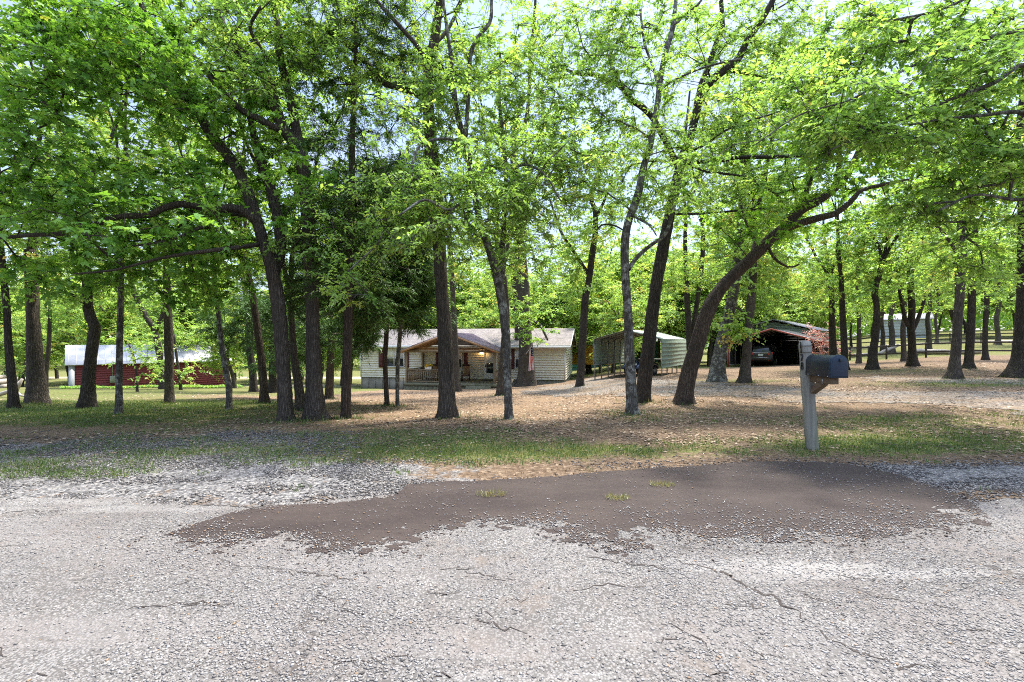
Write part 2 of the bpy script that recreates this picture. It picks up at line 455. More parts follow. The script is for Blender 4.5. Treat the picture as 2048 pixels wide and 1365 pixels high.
# ------------------------------------------------------------------ road: worn chip seal
def road_mat():
    m, nt, N, L, out = nodes_of('worn_chip_seal')
    p = N('ShaderNodeBsdfPrincipled', i_Roughness=.9); p.inputs['Specular IOR Level'].default_value = .2
    geo = N('ShaderNodeNewGeometry'); P = geo.outputs['Position']
    def noise(sc, det=6., r=.6, dist=0.):
        x = N('ShaderNodeTexNoise', i_Scale=sc, i_Detail=det, i_Roughness=r, i_Distortion=dist); L(P, x.inputs['Vector']); return x
    n0 = noise(30., 3.)
    wob = N('ShaderNodeVectorMath', operation='MULTIPLY_ADD'); wob.inputs[1].default_value = (0.013, 0.012, 0.011); L(n0.outputs['Color'], wob.inputs[0]); L(P, wob.inputs[2])
    v = N('ShaderNodeTexVoronoi', i_Scale=78.); L(wob.outputs[0], v.inputs['Vector'])
    v2 = N('ShaderNodeTexVoronoi', i_Scale=160.); L(wob.outputs[0], v2.inputs['Vector'])
    s1 = N('ShaderNodeSeparateColor'); L(v.outputs['Color'], s1.inputs[0])
    s2 = N('ShaderNodeSeparateColor'); L(v2.outputs['Color'], s2.inputs[0])
    stone = ramp(N, L, s1.outputs[0], [(0, (0.069, 0.065, 0.057)), (.2, (0.118, 0.108, 0.098)), (.55, (0.164, 0.154, 0.139)), (.85, (0.215, 0.201, 0.183)), (.96, (0.266, 0.248, 0.222)), (1, (0.178, 0.144, 0.113))])
    sm = ramp(N, L, s2.outputs[0], [(0, (0.082, 0.076, 0.068)), (.5, (0.152, 0.142, 0.131)), (1, (0.203, 0.191, 0.175))])
    mid, big = noise(1.7, 8., .62), noise(.45, 6., .6)
    c = mixc(N, L, ramp(N, L, noise(1.3, 7., .62).outputs['Fac'], [(.42, 0.), (.56, 1.)]), stone, sm)
    c = mixc(N, L, ramp(N, L, mid.outputs['Fac'], [(.47, 0.), (.63, .75)]), c, (0.129, 0.111, 0.097))
    c = mixc(N, L, ramp(N, L, big.outputs['Fac'], [(.45, 0.), (.62, .45)]), c, (0.203, 0.191, 0.175))
    # binder showing between stones
    gap = ramp(N, L, v.outputs['Distance'], [(.42, 0.), (.62, .75)])
    c = mixc(N, L, gap, c, (0.058, 0.053, 0.047))
    mpw_ = N('ShaderNodeMapping'); mpw_.inputs['Scale'].default_value = (.16, .9, 1); L(P, mpw_.inputs[0])
    nwp = N('ShaderNodeTexNoise', i_Scale=1.1, i_Detail=7., i_Roughness=.6); L(mpw_.outputs[0], nwp.inputs['Vector'])
    c = mixc(N, L, ramp(N, L, nwp.outputs['Fac'], [(.4, .4), (.5, 0.)]), c, (0.168, 0.150, 0.135))
    c = mixc(N, L, ramp(N, L, nwp.outputs['Fac'], [(.54, 0.), (.66, .55)]), c, (0.316, 0.300, 0.273))
    # cracks: thin broken lines
    mpc = N('ShaderNodeMapping'); mpc.inputs['Scale'].default_value = (.55, .9, 1); mpc.inputs['Rotation'].default_value = (0.046, 0.044, 0.193); L(P, mpc.inputs[0])
    nd = N('ShaderNodeTexNoise', i_Scale=3.2, i_Detail=5.); L(mpc.outputs[0], nd.inputs['Vector'])
    wc = N('ShaderNodeVectorMath', operation='MULTIPLY_ADD'); wc.inputs[1].default_value = (0.286, 0.278, 0.091); L(nd.outputs['Color'], wc.inputs[0]); L(mpc.outputs[0], wc.inputs[2])
    vc = N('ShaderNodeTexVoronoi', feature='DISTANCE_TO_EDGE', i_Scale=.95); L(wc.outputs[0], vc.inputs['Vector'])
    line = ramp(N, L, vc.outputs['Distance'], [(.0, 1.), (.011, 0.)])
    brk = ramp(N, L, noise(1.1, 4., .6).outputs['Fac'], [(.49, 0.), (.58, 1.)])
    crack = mth(N, L, 'MULTIPLY', line, brk)
    c = mixc(N, L, mth(N, L, 'MULTIPLY', crack, .85), c, (0.039, 0.033, 0.028))
    pit = ramp(N, L, noise(19., 3., .55).outputs['Fac'], [(.27, 1.), (.33, 0.)])
    c = mixc(N, L, mth(N, L, 'MULTIPLY', pit, .7), c, (0.082, 0.067, 0.054))
    ns = N('ShaderNodeTexNoise', i_Scale=1.05, i_Detail=9., i_Roughness=.68); L(mpw_.outputs[0], ns.inputs['Vector'])
    n9 = noise(3.1, 9., .7)
    dirty = mth(N, L, 'MULTIPLY', ramp(N, L, n9.outputs['Fac'], [(.52, 0.), (.66, 1.)]), ramp(N, L, noise(.6, 3.).outputs['Fac'], [(.42, 0.), (.6, 1.)]))
    c = mixc(N, L, mth(N, L, 'MULTIPLY', dirty, .6), c, (0.146, 0.113, 0.085))
    L(c, p.inputs['Base Color'])
    h = mth(N, L, 'SUBTRACT', mth(N, L, 'MULTIPLY', ramp(N, L, v.outputs['Distance'], [(0, 1.), (.7, 0.)]), 1.), mth(N, L, 'MULTIPLY', crack, 1.4))
    h = mth(N, L, 'ADD', h, mth(N, L, 'MULTIPLY', s1.outputs[1], .5))
    h = mth(N, L, 'ADD', h, mth(N, L, 'MULTIPLY', noise(14., 5.).outputs['Fac'], 1.2))
    b = N('ShaderNodeBump', i_Strength=.65, i_Distance=.006); L(h, b.inputs['Height']); L(b.outputs[0], p.inputs['Normal'])
    L(p.outputs[0], out.inputs[0])
    return m

def g0(px, py):      # point of the flat road in a photo pixel
    d = F * H / (py - CY); return ((px - CX) / F * d, d)

RM = road_mat()
edge_px = [(0, 1003), (120, 1000), (300, 1008), (500, 1012), (640, 1006), (780, 992), (900, 985), (1100, 975), (1300, 968), (1500, 972), (1700, 985), (1850, 1000), (1950, 1010), (2048, 995)]
edge = [g0(*e) for e in edge_px]
poly = [(-70, -9), (70, -9), (70, 4.2)] + [(9, 4.25)] + edge[::-1] + [(-9, 4.15), (-70, 4.2)]
def coarse_road():
    # fine ragged part near the camera, plain strips further along
    near = [(-9, .2), (9, .2), (9, 4.25)] + edge[::-1] + [(-9, 4.15)]
    return near
def strip(mb, x0, x1, y0, y1, z):
    mb.quad((x0, y0, z), (x1, y0, z), (x1, y1, z), (x0, y1, z))
ragged = np.array(coarse_road())
gx = np.arange(-9, 9.001, .03); gy = np.arange(.5, 5., .03)
Xg, Yg = np.meshgrid(gx, gy); Xc, Yc = Xg[:-1, :-1] + .015, Yg[:-1, :-1] + .015
s_ = sdf_poly(Xc, Yc, ragged) + .34 * (fbm(Xc * 1.6, Yc * 2.4, 3, 5) - .5)
keep = (s_ > 0) | (Yc < 3.6)
jit = (rng.random(Xg.shape) - .5) * .02
inner = (Xg > -8.95) & (Xg < 8.95) & (Yg > .55)
Vr = np.stack([(Xg + jit * inner).ravel(), (Yg + jit.T.ravel()[:Xg.size].reshape(Xg.shape) * inner).ravel(),
               (.008 + .001 * (fbm(Xg * 1.3, Yg * 1.3, 21) - .5) + .0008 * (fbm(Xg * 14, Yg * 14, 22, 2) - .5)).ravel()], 1)
n_ = len(gx); ii, kk = np.nonzero(keep); b_ = ii * n_ + kk
q_ = np.stack([b_, b_ + 1, b_ + n_ + 1, b_ + n_], 1)
used, inv = np.unique(q_, return_inverse=True)
Vn = Vr[used]; base = len(Vn)
ext = [(-70, -9, .008), (70, -9, .008), (70, .5, .008), (-70, .5, .008), (-70, .5, .008), (-9, .5, .008), (-9, 4.2, .008), (-70, 4.2, .008), (9, .5, .008), (70, .5, .008), (70, 4.2, .008), (9, 4.2, .008)]
me = mk_mesh('road', np.vstack([Vn, ext]), [inv.reshape(q_.shape), base + np.arange(12).reshape(3, 4)], True)
tag(link('road', me, RM), 'worn pale chip seal road with cracks', kind='structure')

# cracks: thin ragged dirt-filled splits, parts of the road
def crack(pts, w):
    P = np.array([g0(*p) for p in pts]); s = np.concatenate([[0], np.cumsum(np.linalg.norm(np.diff(P, axis=0), axis=1))])
    m = max(6, int(s[-1] / .03)); t = np.linspace(0, s[-1], m)
    x = np.interp(t, s, P[:, 0]) + .018 * rng.standard_normal(m) + .05 * (fbm(t * 5, t * 0 + w * 900, 71, 3) - .5); y = np.interp(t, s, P[:, 1]) + .014 * rng.standard_normal(m) + .1 * (fbm(t * 5, t * 0 + w * 500, 72, 3) - .5)
    dx, dy = np.gradient(x), np.gradient(y); l = np.hypot(dx, dy) + 1e-9
    ww = w * (.25 + 1.1 * rng.random(m)) * np.sin(np.linspace(.15, pi - .1, m)) ** .5
    a = np.c_[x - dy / l * ww / 2, y + dx / l * ww / 2, np.full(m, .0102)]; b = np.c_[x + dy / l * ww / 2, y - dx / l * ww / 2, np.full(m, .0102)]
    k = np.arange(m - 1); return np.vstack([a, b]), np.stack([k, k + 1, m + k + 1, m + k], 1)
CM = pmat('crack_dirt', (.02, .015, .012), .95, (.045, .036, .029), 30, .3, 60)
mbc = MB()
for pts, w in (([(1352, 1122), (1400, 1134), (1450, 1150), (1500, 1178), (1545, 1196), (1600, 1232)], .026), ([(1190, 1122), (1250, 1126), (1300, 1133), (1362, 1148)], .02), ([(1150, 1180), (1230, 1180), (1300, 1182)], .01),
               ([(1470, 1190), (1500, 1210), (1512, 1228)], .014), ([(1640, 1270), (1700, 1300), (1760, 1322), (1850, 1345)], .016), ([(1800, 1082), (1850, 1084), (1880, 1090)], .012), ([(560, 1140), (600, 1150), (640, 1160), (700, 1166)], .014),
               ([(240, 1222), (330, 1216), (420, 1214), (530, 1216)], .009), ([(640, 1180), (660, 1210), (720, 1240)], .01), ([(930, 1140), (990, 1160), (1024, 1170)], .014), ([(960, 1245), (1000, 1262), (1060, 1275)], .012),
               ([(0, 1030), (60, 1024), (130, 1026)], .012), ([(380, 1010), (500, 1014), (640, 1012), (760, 1002)], .022), ([(1320, 1250), (1400, 1280), (1440, 1320)], .009), ([(680, 1318), (760, 1330), (830, 1322)], .01), ([(1700, 1180), (1780, 1200), (1900, 1216)], .008)):
    mbc.add(*crack(pts, w))
for k in range(26):
    px, py = rng.uniform(-100, 2150), rng.uniform(1110, 1360); a = rng.uniform(-.5, .7); l = rng.uniform(25, 90)
    mbc.add(*crack([(px, py), (px + l * .5, py + a * l * .4 + rng.uniform(-6, 6)), (px + l, py + a * l * .6)], rng.uniform(.004, .01)))
o = mbc.build('cracks', CM, bpy.data.objects['road'], True)

# ------------------------------------------------------------------ dark dirt patch on the road edge
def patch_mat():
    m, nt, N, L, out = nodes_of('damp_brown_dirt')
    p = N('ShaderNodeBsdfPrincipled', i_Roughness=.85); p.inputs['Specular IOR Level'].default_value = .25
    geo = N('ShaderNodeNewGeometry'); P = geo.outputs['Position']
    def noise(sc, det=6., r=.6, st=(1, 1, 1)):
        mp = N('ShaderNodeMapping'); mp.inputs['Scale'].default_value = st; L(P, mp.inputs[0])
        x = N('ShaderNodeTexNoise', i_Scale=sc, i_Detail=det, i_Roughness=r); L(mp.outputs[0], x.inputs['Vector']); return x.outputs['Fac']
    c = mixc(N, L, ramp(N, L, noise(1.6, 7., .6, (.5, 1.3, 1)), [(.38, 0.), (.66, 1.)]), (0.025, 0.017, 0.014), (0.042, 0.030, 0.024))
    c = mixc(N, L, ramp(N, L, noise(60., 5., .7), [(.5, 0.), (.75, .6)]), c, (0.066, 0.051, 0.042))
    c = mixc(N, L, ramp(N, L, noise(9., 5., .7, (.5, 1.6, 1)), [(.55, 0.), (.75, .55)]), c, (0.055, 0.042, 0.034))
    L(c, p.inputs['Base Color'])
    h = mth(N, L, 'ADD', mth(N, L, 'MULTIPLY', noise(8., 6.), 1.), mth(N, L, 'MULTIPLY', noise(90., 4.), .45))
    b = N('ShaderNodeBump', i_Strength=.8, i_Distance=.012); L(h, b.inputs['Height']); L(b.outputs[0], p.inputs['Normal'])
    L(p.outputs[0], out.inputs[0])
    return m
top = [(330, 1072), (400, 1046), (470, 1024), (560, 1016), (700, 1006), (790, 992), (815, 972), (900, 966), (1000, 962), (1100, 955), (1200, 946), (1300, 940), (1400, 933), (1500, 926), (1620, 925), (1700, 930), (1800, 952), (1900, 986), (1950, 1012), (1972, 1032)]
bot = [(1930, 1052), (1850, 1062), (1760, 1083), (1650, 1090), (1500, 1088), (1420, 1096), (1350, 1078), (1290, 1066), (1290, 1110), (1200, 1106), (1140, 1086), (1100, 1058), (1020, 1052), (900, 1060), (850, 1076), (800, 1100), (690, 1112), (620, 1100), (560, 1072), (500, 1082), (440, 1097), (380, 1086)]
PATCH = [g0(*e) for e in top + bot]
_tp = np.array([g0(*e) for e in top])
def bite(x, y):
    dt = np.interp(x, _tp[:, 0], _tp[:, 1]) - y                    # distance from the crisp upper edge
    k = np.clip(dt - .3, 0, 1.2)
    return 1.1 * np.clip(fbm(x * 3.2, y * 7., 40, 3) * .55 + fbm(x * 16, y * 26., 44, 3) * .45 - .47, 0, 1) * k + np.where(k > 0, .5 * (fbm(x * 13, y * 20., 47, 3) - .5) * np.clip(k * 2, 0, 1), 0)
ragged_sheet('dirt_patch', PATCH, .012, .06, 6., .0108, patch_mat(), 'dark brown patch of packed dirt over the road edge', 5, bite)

# ------------------------------------------------------------------ gravel driveway
def drive_mat():
    m, nt, N, L, out = nodes_of('pale_gravel')
    p = N('ShaderNodeBsdfPrincipled', i_Roughness=.95); p.inputs['Specular IOR Level'].default_value = .1
    geo = N('ShaderNodeNewGeometry'); P = geo.outputs['Position']
    v = N('ShaderNodeTexVoronoi', i_Scale=24.); L(P, v.inputs['Vector'])
    s1 = N('ShaderNodeSeparateColor'); L(v.outputs['Color'], s1.inputs[0])
    c = ramp(N, L, s1.outputs[0], [(0, (0.069, 0.058, 0.047)), (.4, (0.132, 0.114, 0.095)), (.8, (0.189, 0.169, 0.144)), (1, (0.242, 0.227, 0.202))])
    n1 = N('ShaderNodeTexNoise', i_Scale=.8, i_Detail=7., i_Roughness=.65); L(P, n1.inputs['Vector'])
    c = mixc(N, L, ramp(N, L, n1.outputs['Fac'], [(.42, 0.), (.62, .85)]), c, (0.174, 0.121, 0.074))
    n2 = N('ShaderNodeTexNoise', i_Scale=5., i_Detail=7., i_Roughness=.7); L(P, n2.inputs['Vector'])
    c = mixc(N, L, ramp(N, L, n2.outputs['Fac'], [(.55, 0.), (.7, .7)]), c, (0.105, 0.069, 0.037))
    L(c, p.inputs['Base Color'])
    b = N('ShaderNodeBump', i_Strength=1., i_Distance=.02); L(v.outputs['Distance'], b.inputs['Height']); L(b.outputs[0], p.inputs['Normal'])
    L(p.outputs[0], out.inputs[0])
    return m
dp = [(2300, 792), (2048, 786), (1850, 784), (1700, 779), (1560, 774), (1440, 768), (1330, 761), (1255, 757), (1180, 757), (1140, 768), (1075, 777), (1040, 783), (1100, 793), (1220, 797), (1330, 796), (1450, 794), (1560, 800), (1700, 806), (1850, 812), (2048, 826), (2300, 836)]
ragged_sheet('driveway', [ground_px(*e)[:2] for e in dp], .08, 1.1, .7, .009, drive_mat(), 'pale gravel driveway curving from the road to the house', 9,
             lambda x, y: 3.2 * np.clip(fbm(x * .8, y * 1.5, 61, 5) - .52, 0, 1))
dp = [(2300, 766), (2048, 759), (1900, 757), (1760, 754), (1700, 757), (1760, 763), (1900, 767), (2048, 771), (2300, 780)]
ragged_sheet('driveway', [ground_px(*e)[:2] for e in dp], .08, .8, .7, .009, bpy.data.materials['pale_gravel'], 'second pale gravel track under the right hand trees', 10)

# ------------------------------------------------------------------ loose stones and crumbs
def stones(name, P, size, mat, label, v, flat=.6):
    n = len(P)
    o = np.array([(1, 0, 0), (-.5, .87, 0), (-.5, -.87, 0), (0, 0, 1), (.5, .87, -.2), (0, 0, -1)], float)
    o = np.array([(1, 0, 0), (0, 1, 0), (-1, 0, 0), (0, -1, 0), (.05, .05, 1), (0, 0, -1)], float)
    f = np.array([(0, 1, 4), (1, 2, 4), (2, 3, 4), (3, 0, 4), (1, 0, 5), (2, 1, 5), (3, 2, 5), (0, 3, 5)])
    a = rng.random(n) * 2 * pi; ca, sa = np.cos(a), np.sin(a)
    q = o[None] * (.72 + .56 * rng.random((n, 6, 1))) * size[:, None, None]
    q[..., 0] *= (1.1 + .4 * rng.random(n))[:, None]
    q[..., 2] *= flat
    x = q[..., 0] * ca[:, None] - q[..., 1] * sa[:, None]; y = q[..., 0] * sa[:, None] + q[..., 1] * ca[:, None]
    z = q[..., 2] + .25 * x * (rng.random(n) - .5)[:, None]
    V_ = np.stack([x + P[:, :1], y + P[:, 1:2], z + P[:, 2:3]], -1).reshape(-1, 3)
    T = (f[None] + (np.arange(n) * 6)[:, None, None]).reshape(-1, 3)
    me_ = mk_mesh(name, V_, [T], False, {'v': np.repeat(v, 8)})
    return tag(link(name, me_, mat), label, kind='stuff')

SM = attr_ramp_mat('crushed_stone', [(0, (.035, .031, .027)), (.3, (.095, .086, .076)), (.6, (.185, .171, .154)), (.88, (.29, .273, .25)), (1, (.22, .145, .085))])
n = 52000                                                        # chips standing proud of the road
yv = 1.5 + 3.1 * rng.random(n * 2) ** 1.15; xv = (rng.random(n * 2) * 2 - 1) * (yv * 1.2 + .2)
ok = rng.random(n * 2) < np.clip(fbm(xv * .9, yv * .9, 77, 3) * 2.2 - .55, .06, 1)
xv, yv = xv[ok][:n], yv[ok][:n]
inp = sdf_poly(xv, yv, PATCH)
ok = (inp < 0) & (sdf_poly(xv, yv, ragged) > 0)
xv, yv = xv[ok], yv[ok]
sz = .0035 + .0065 * rng.random(len(xv)) ** 2.5
road_stones = (np.stack([xv, yv, np.full(len(xv), .009)], 1), sz, np.clip(.58 + .17 * rng.standard_normal(len(xv)), 0, 1))
n = 26000                                                         # pale chips scattered over the patch
c = np.array(PATCH); xv = rng.uniform(c[:, 0].min(), c[:, 0].max(), n * 4); yv = rng.uniform(c[:, 1].min(), c[:, 1].max(), n * 4)
ins = sdf_poly(xv, yv, PATCH)
_bt = np.array([g0(*e) for e in bot])[::-1]; db = yv - np.interp(xv, _bt[:, 0], _bt[:, 1])
w_ = np.clip(fbm(xv * 2.2, yv * 2.2, 90, 4) * 2.8 - .9, .03, 1) * np.clip(np.exp(-np.maximum(db, 0) / .3) * 1.5, .06, 1)
ok = (ins > 0) & (rng.random(n * 4) < w_)
xv, yv = xv[ok][:n], yv[ok][:n]
sz = .0028 + .0065 * rng.random(len(xv)) ** 3
patch_stones = (np.stack([xv, yv, np.full(len(xv), .015)], 1), sz, np.clip(.75 + .2 * rng.standard_normal(len(xv)), 0, 1))
n = 70000                                                        # shoulder gravel
yv = 4. + 3.4 * rng.random(n * 3) ** 1.4; xv = (rng.random(n * 3) * 2 - 1) * (yv * 1.2 + .3)
m4 = masks(xv, yv, gz(xv, yv))[1]
ok = (rng.random(n * 3) < np.clip(m4 * 1.3 * (fbm(xv * 1.2, yv * 2., 33, 4) * 3. - 1.1), 0, 1)) & (sdf_poly(xv, yv, PATCH) < .02) & (sdf_poly(xv, yv, ragged) < .08)
xv, yv = xv[ok][:n], yv[ok][:n]
sz = .005 + .012 * rng.random(len(xv)) ** 2.6
sh_stones = (np.stack([xv, yv, gz(xv, yv) + .004], 1), sz, np.clip(.36 + .24 * rng.standard_normal(len(xv)), 0, 1))
n = 30000                                                        # crumbs of soil spilling over the patch edge
xv = rng.uniform(c[:, 0].min() - .3, c[:, 0].max() + .3, n); yv = rng.uniform(c[:, 1].min() - .3, c[:, 1].max() + .1, n)
ds = sdf_poly(xv, yv, PATCH)
ok = (np.abs(ds + .0) < .3) & (rng.random(n) < np.exp(-np.abs(ds) / .11) * np.clip(fbm(xv * 3, yv * 3, 95, 3) * 2 - .5, 0, 1)); xv, yv = xv[ok], yv[ok]
stones('soil_crumbs', np.stack([xv, yv, np.full(len(xv), .011)], 1), .003 + .009 * rng.random(len(xv)) ** 3, attr_ramp_mat('soil_crumb', [(0, (.03, .021, .016)), (1, (.085, .062, .05))]), 'crumbs of dark soil spilling from the dirt patch', rng.random(len(xv)))
P_ = np.vstack([road_stones[0], patch_stones[0], sh_stones[0]])
stones('gravel', P_, np.concatenate([road_stones[1], patch_stones[1], sh_stones[1]]), SM, 'loose grey and tan gravel along the road shoulder', np.concatenate([road_stones[2], patch_stones[2], sh_stones[2]]))

# ------------------------------------------------------------------ grass blades and leaf litter
def blades(P, L_, W_, lean=.7):
    n = len(P); a = rng.random(n) * 2 * pi; l = lean * rng.random(n)
    dr = np.stack([np.cos(a) * l, np.sin(a) * l, np.sqrt(np.clip(1 - l * l, .1, 1))], 1)
    b = a + pi / 2 + rng.random(n); s = np.stack([np.cos(b), np.sin(b), 0 * b], 1) * W_[:, None] / 2
    V_ = np.stack([P - s, P + s, P + dr * L_[:, None]], 1).reshape(-1, 3)
    return V_, np.arange(3 * n).reshape(n, 3)
GM = leaf_mat('grass_blade', [(0, (.055, .1, .02)), (.5, (.12, .19, .04)), (.8, (.2, .22, .07)), (1, (.3, .25, .12))], .35, (1.1, 1.05, .6), .04)
n = 150000
yv = 4.3 + 12. * rng.random(n * 3) ** 2.2; xv = (rng.random(n * 3) * 2 - 1) * (yv * 1.22 + .4)
zv = gz(xv, yv); mk = masks(xv, yv, zv)[0]
ok = (rng.random(n * 3) < np.clip((mk + 1.3 * (fbm(xv * 2.4, yv * 2.4, 51, 4) - .5)) * 1.3 - .35, 0, 1)) & (sdf_poly(xv, yv, PATCH) < -.05) & (sdf_poly(xv, yv, ragged) < .0)
P_ = np.stack([xv, yv, zv], 1)[ok][:n]
nb = len(P_)
Lb = (.018 + .045 * rng.random(nb) ** 1.5) * (1 + np.clip(P_[:, 1] - 7, 0, 8) * .06); Wb = .004 + .005 * rng.random(nb) + P_[:, 1] * .0004
V_, T_ = blades(P_, Lb, Wb)
me = mk_mesh('grass', V_, [T_], False, {'v': np.clip(.42 + .25 * rng.standard_normal(nb), 0, 1)})
tag(link('grass', me, GM), 'short patchy green grass on the verge and lawn', kind='stuff')

LM = attr_ramp_mat('dry_leaf', [(0, (.06, .04, .026)), (.4, (.15, .1, .062)), (.75, (.26, .185, .12)), (1, (.38, .3, .21))])
n = 60000
yv = 5.2 + 22. * rng.random(n * 2) ** 1.75; xv = (rng.random(n * 2) * 2 - 1) * (yv * 1.15)
zv = gz(xv, yv); mk = masks(xv, yv, zv)
ok = (rng.random(n * 2) < np.clip(fbm(xv * .8, yv * .8, 17, 4) * 2.4 - .7, .05, 1) * np.clip(1.1 - mk[0], .12, 1) * np.clip(1 - mk[1], .15, 1) * np.clip((yv - 5.1 - 1.2 * fbm(xv * 1.5, yv, 19, 3)) / 1.2, 0, 1))
P_ = np.stack([xv, yv, zv + .012], 1)[ok][:n]; nb = len(P_)
a = rng.random(nb) * 2 * pi; s = (.012 + .022 * rng.random(nb)) * (1 + P_[:, 1] * .03)
d1 = np.stack([np.cos(a), np.sin(a), .5 * (rng.random(nb) - .5)], 1) * s[:, None]; d2 = np.stack([-np.sin(a), np.cos(a), .7 * (rng.random(nb) - .5)], 1) * s[:, None] * .5
V_ = np.stack([P_ - d1, P_ + d2, P_ + d1, P_ - d2], 1).reshape(-1, 3)
me = mk_mesh('fallen_leaves', V_, [np.arange(4 * nb).reshape(nb, 4)], False, {'v': rng.random(nb)})
tag(link('fallen_leaves', me, LM), 'dry brown fallen leaves strewn under the trees', kind='stuff')

for px, py, s_, lab in ((982, 993, .085, 'wide yellowed grass tuft growing through the dark dirt patch'), (1235, 1001, .07, 'small dry grass tuft near the middle of the dirt patch'),
                        (1325, 974, .075, 'thin weed tuft on the upper part of the dirt patch')):
    x, y = g0(px, py); nb = int(260 * s_ / .1)
    r_ = s_ * np.sqrt(rng.random(nb)); a = rng.random(nb) * 2 * pi
    V_, T_ = blades(np.stack([r_ * np.cos(a) * 1.7, r_ * np.sin(a), 0 * a], 1), .02 + .035 * rng.random(nb), .004 + .003 * rng.random(nb), .9)
    me = mk_mesh('grass_tuft', V_, [T_], False, {'v': np.clip(.93 + .12 * rng.standard_normal(nb), 0, 1)})
    tag(link('grass_tuft', me, GM, None, (x, y, .019)), lab, 'grass tuft', 'tufts on the dirt patch')

# fallen twigs
n = 420
yv = 5.8 + 12 * rng.random(n) ** 1.6; xv = (rng.random(n) * 2 - 1) * yv * 1.1
mb_ = MB()
for x, y in zip(xv, yv):
    a = rng.random() * 2 * pi; l = .06 + .28 * rng.random() ** 2.5; z = float(gz(x, y)) + .014; dx, dy = cos(a) * l, sin(a) * l; k = .2 * l * rng.normal()
    mb_.tube([(x - dx / 2, y - dy / 2, z), (x + k * sin(a), y - k * cos(a), z + .012), (x + dx / 2, y + dy / 2, z)], .0022 + .004 * rng.random(), 4)
tag(mb_.build('fallen_twigs', pmat('twig_bark', (.11, .085, .06), .9, (.06, .045, .034), 8, .2, 40)), 'small fallen twigs lying among the dry leaves', kind='stuff')
# ------------------------------------------------------------------ shared object materials
M = dict(
    siding=pmat('cream_vinyl_siding', (.66, .61, .5), .55, (.58, .535, .43), 1.2, .05, 40, dirt=(.42, .36, .27)),
    white=pmat('white_trim', (.74, .73, .7), .5, (.62, .61, .58), 3, .05, 50),
    shingle=pmat('weathered_shingles', (.3, .262, .235), .95, (.18, .157, .145), 3.5, .6, 30, dirt=(.16, .13, .11)),
    skirt=pmat('skirting', (.26, .23, .18), .8, (.16, .145, .11), 2., .3, 20, dirt=(.14, .12, .08)),
    maroon=pmat('maroon_shutter', (.12, .028, .03), .5, (.08, .02, .022), 8, .1, 40),
    wood=pmat('weathered_wood', (.24, .175, .105), .8, (.15, .11, .068), 5, .35, 40, stretch=(1, 1, .3), dirt=(.13, .1, .07)),
    cedarwood=pmat('orange_brown_timber', (.36, .2, .095), .7, (.25, .13, .06), 4, .3, 40, stretch=(.4, .4, 1)),
    greywood=pmat('grey_weathered_wood', (.3, .285, .235), .9, (.13, .125, .11), 14, .9, 60, stretch=(1, 1, .08), dirt=(.2, .22, .13)),
    darkwood=pmat('dark_fence_wood', (.035, .028, .022), .85, (.06, .05, .04), 5, .4, 30),
    deck=pmat('old_deck_boards', (.18, .165, .1), .85, (.11, .1, .062), 4, .4, 40, dirt=(.12, .13, .07)),
    porchroof=pmat('lilac_grey_metal_roof', (.25, .19, .205), .5, (.19, .15, .165), 2., .05, 30, metal=.1),
    whitemetal=pmat('white_roof_metal', (.42, .42, .43), .45, (.3, .3, .315), 1.5, .05, 30, metal=.1, dirt=(.4, .38, .35)),
    redside=pmat('red_painted_siding', (.17, .016, .013), .55, (.12, .012, .01), 1.5, .1, 40, dirt=(.12, .02, .016)),
    greenmetal=pmat('pale_green_metal', (.24, .285, .215), .5, (.19, .23, .17), 1.3, .06, 30, metal=.15, dirt=(.15, .16, .11)),
    galv=pmat('galvanised_tube', (.3, .3, .29), .5, (.2, .19, .17), 5, .1, 40, metal=.6),
    blackmetal=pmat('dark_metal_panel', (.022, .022, .024), .5, (.012, .012, .013), 4, .1, 40),
    redtrim=pmat('rust_red_trim', (.36, .075, .04), .5, (.25, .05, .03), 4, .1, 40),
    yellow=pmat('ochre_board_wall', (.62, .3, .035), .7, (.5, .22, .03), 2, .2, 40),
    teal=pmat('teal_green_wall', (.03, .12, .1), .6, (.02, .09, .08), 2, .1, 40),
    pale=pmat('pale_building_metal', (.42, .44, .46), .5, (.36, .38, .4), .4, .05, 20),
    black=pmat('black_rubber', (.018, .018, .019), .8, (.03, .03, .03), 9, .3, 60),
    navy=pmat('navy_quad_paint', (.012, .03, .075), .35, (.01, .02, .05), 4, .05, 40, coat=.4),
    carpaint=pmat('black_car_paint', (.008, .009, .011), .3, (.011, .011, .014), 2, .02, 40, coat=.3, spec=.4),
    chrome=pmat('bright_strip', (.62, .64, .66), .25, (.55, .56, .58), 3, .02, 30, metal=.8),
    redlens=pmat('red_lens', (.5, .02, .018), .25, (.38, .015, .014), 9, .02, 60, coat=.5),
    plate=pmat('number_plate', (.62, .68, .55), .5, (.55, .6, .5), 20, .05, 60),
    boxblue=pmat('blue_black_mailbox_paint', (.012, .017, .024), .4, (.02, .026, .033), 7, .15, 45, dirt=(.04, .03, .026)),
    doorblue=pmat('mailbox_door_paint', (.01, .026, .05), .42, (.008, .018, .035), 16, .2, 60),
    bracket=pmat('stained_bracket_wood', (.2, .15, .1), .85, (.1, .055, .032), 9, .4, 50, stretch=(1, .3, 1), dirt=(.1, .04, .025)),
    ink=pmat('black_numeral', (.015, .015, .015), .5),
    wire=pmat('dark_wire', (.05, .045, .04), .6),
    rocker=pmat('dark_red_brown_rocker', (.07, .028, .02), .5, (.05, .02, .016), 6, .1, 40),
    cushion=pmat('striped_cushion', (.26, .2, .1), .9, (.2, .06, .03), 14, .2, 60, stretch=(3, 1, .2)),
    log=pmat('bleached_log', (.36, .31, .25), .9, (.22, .19, .15), 4, .6, 30, stretch=(.3, 1, 1)),
)
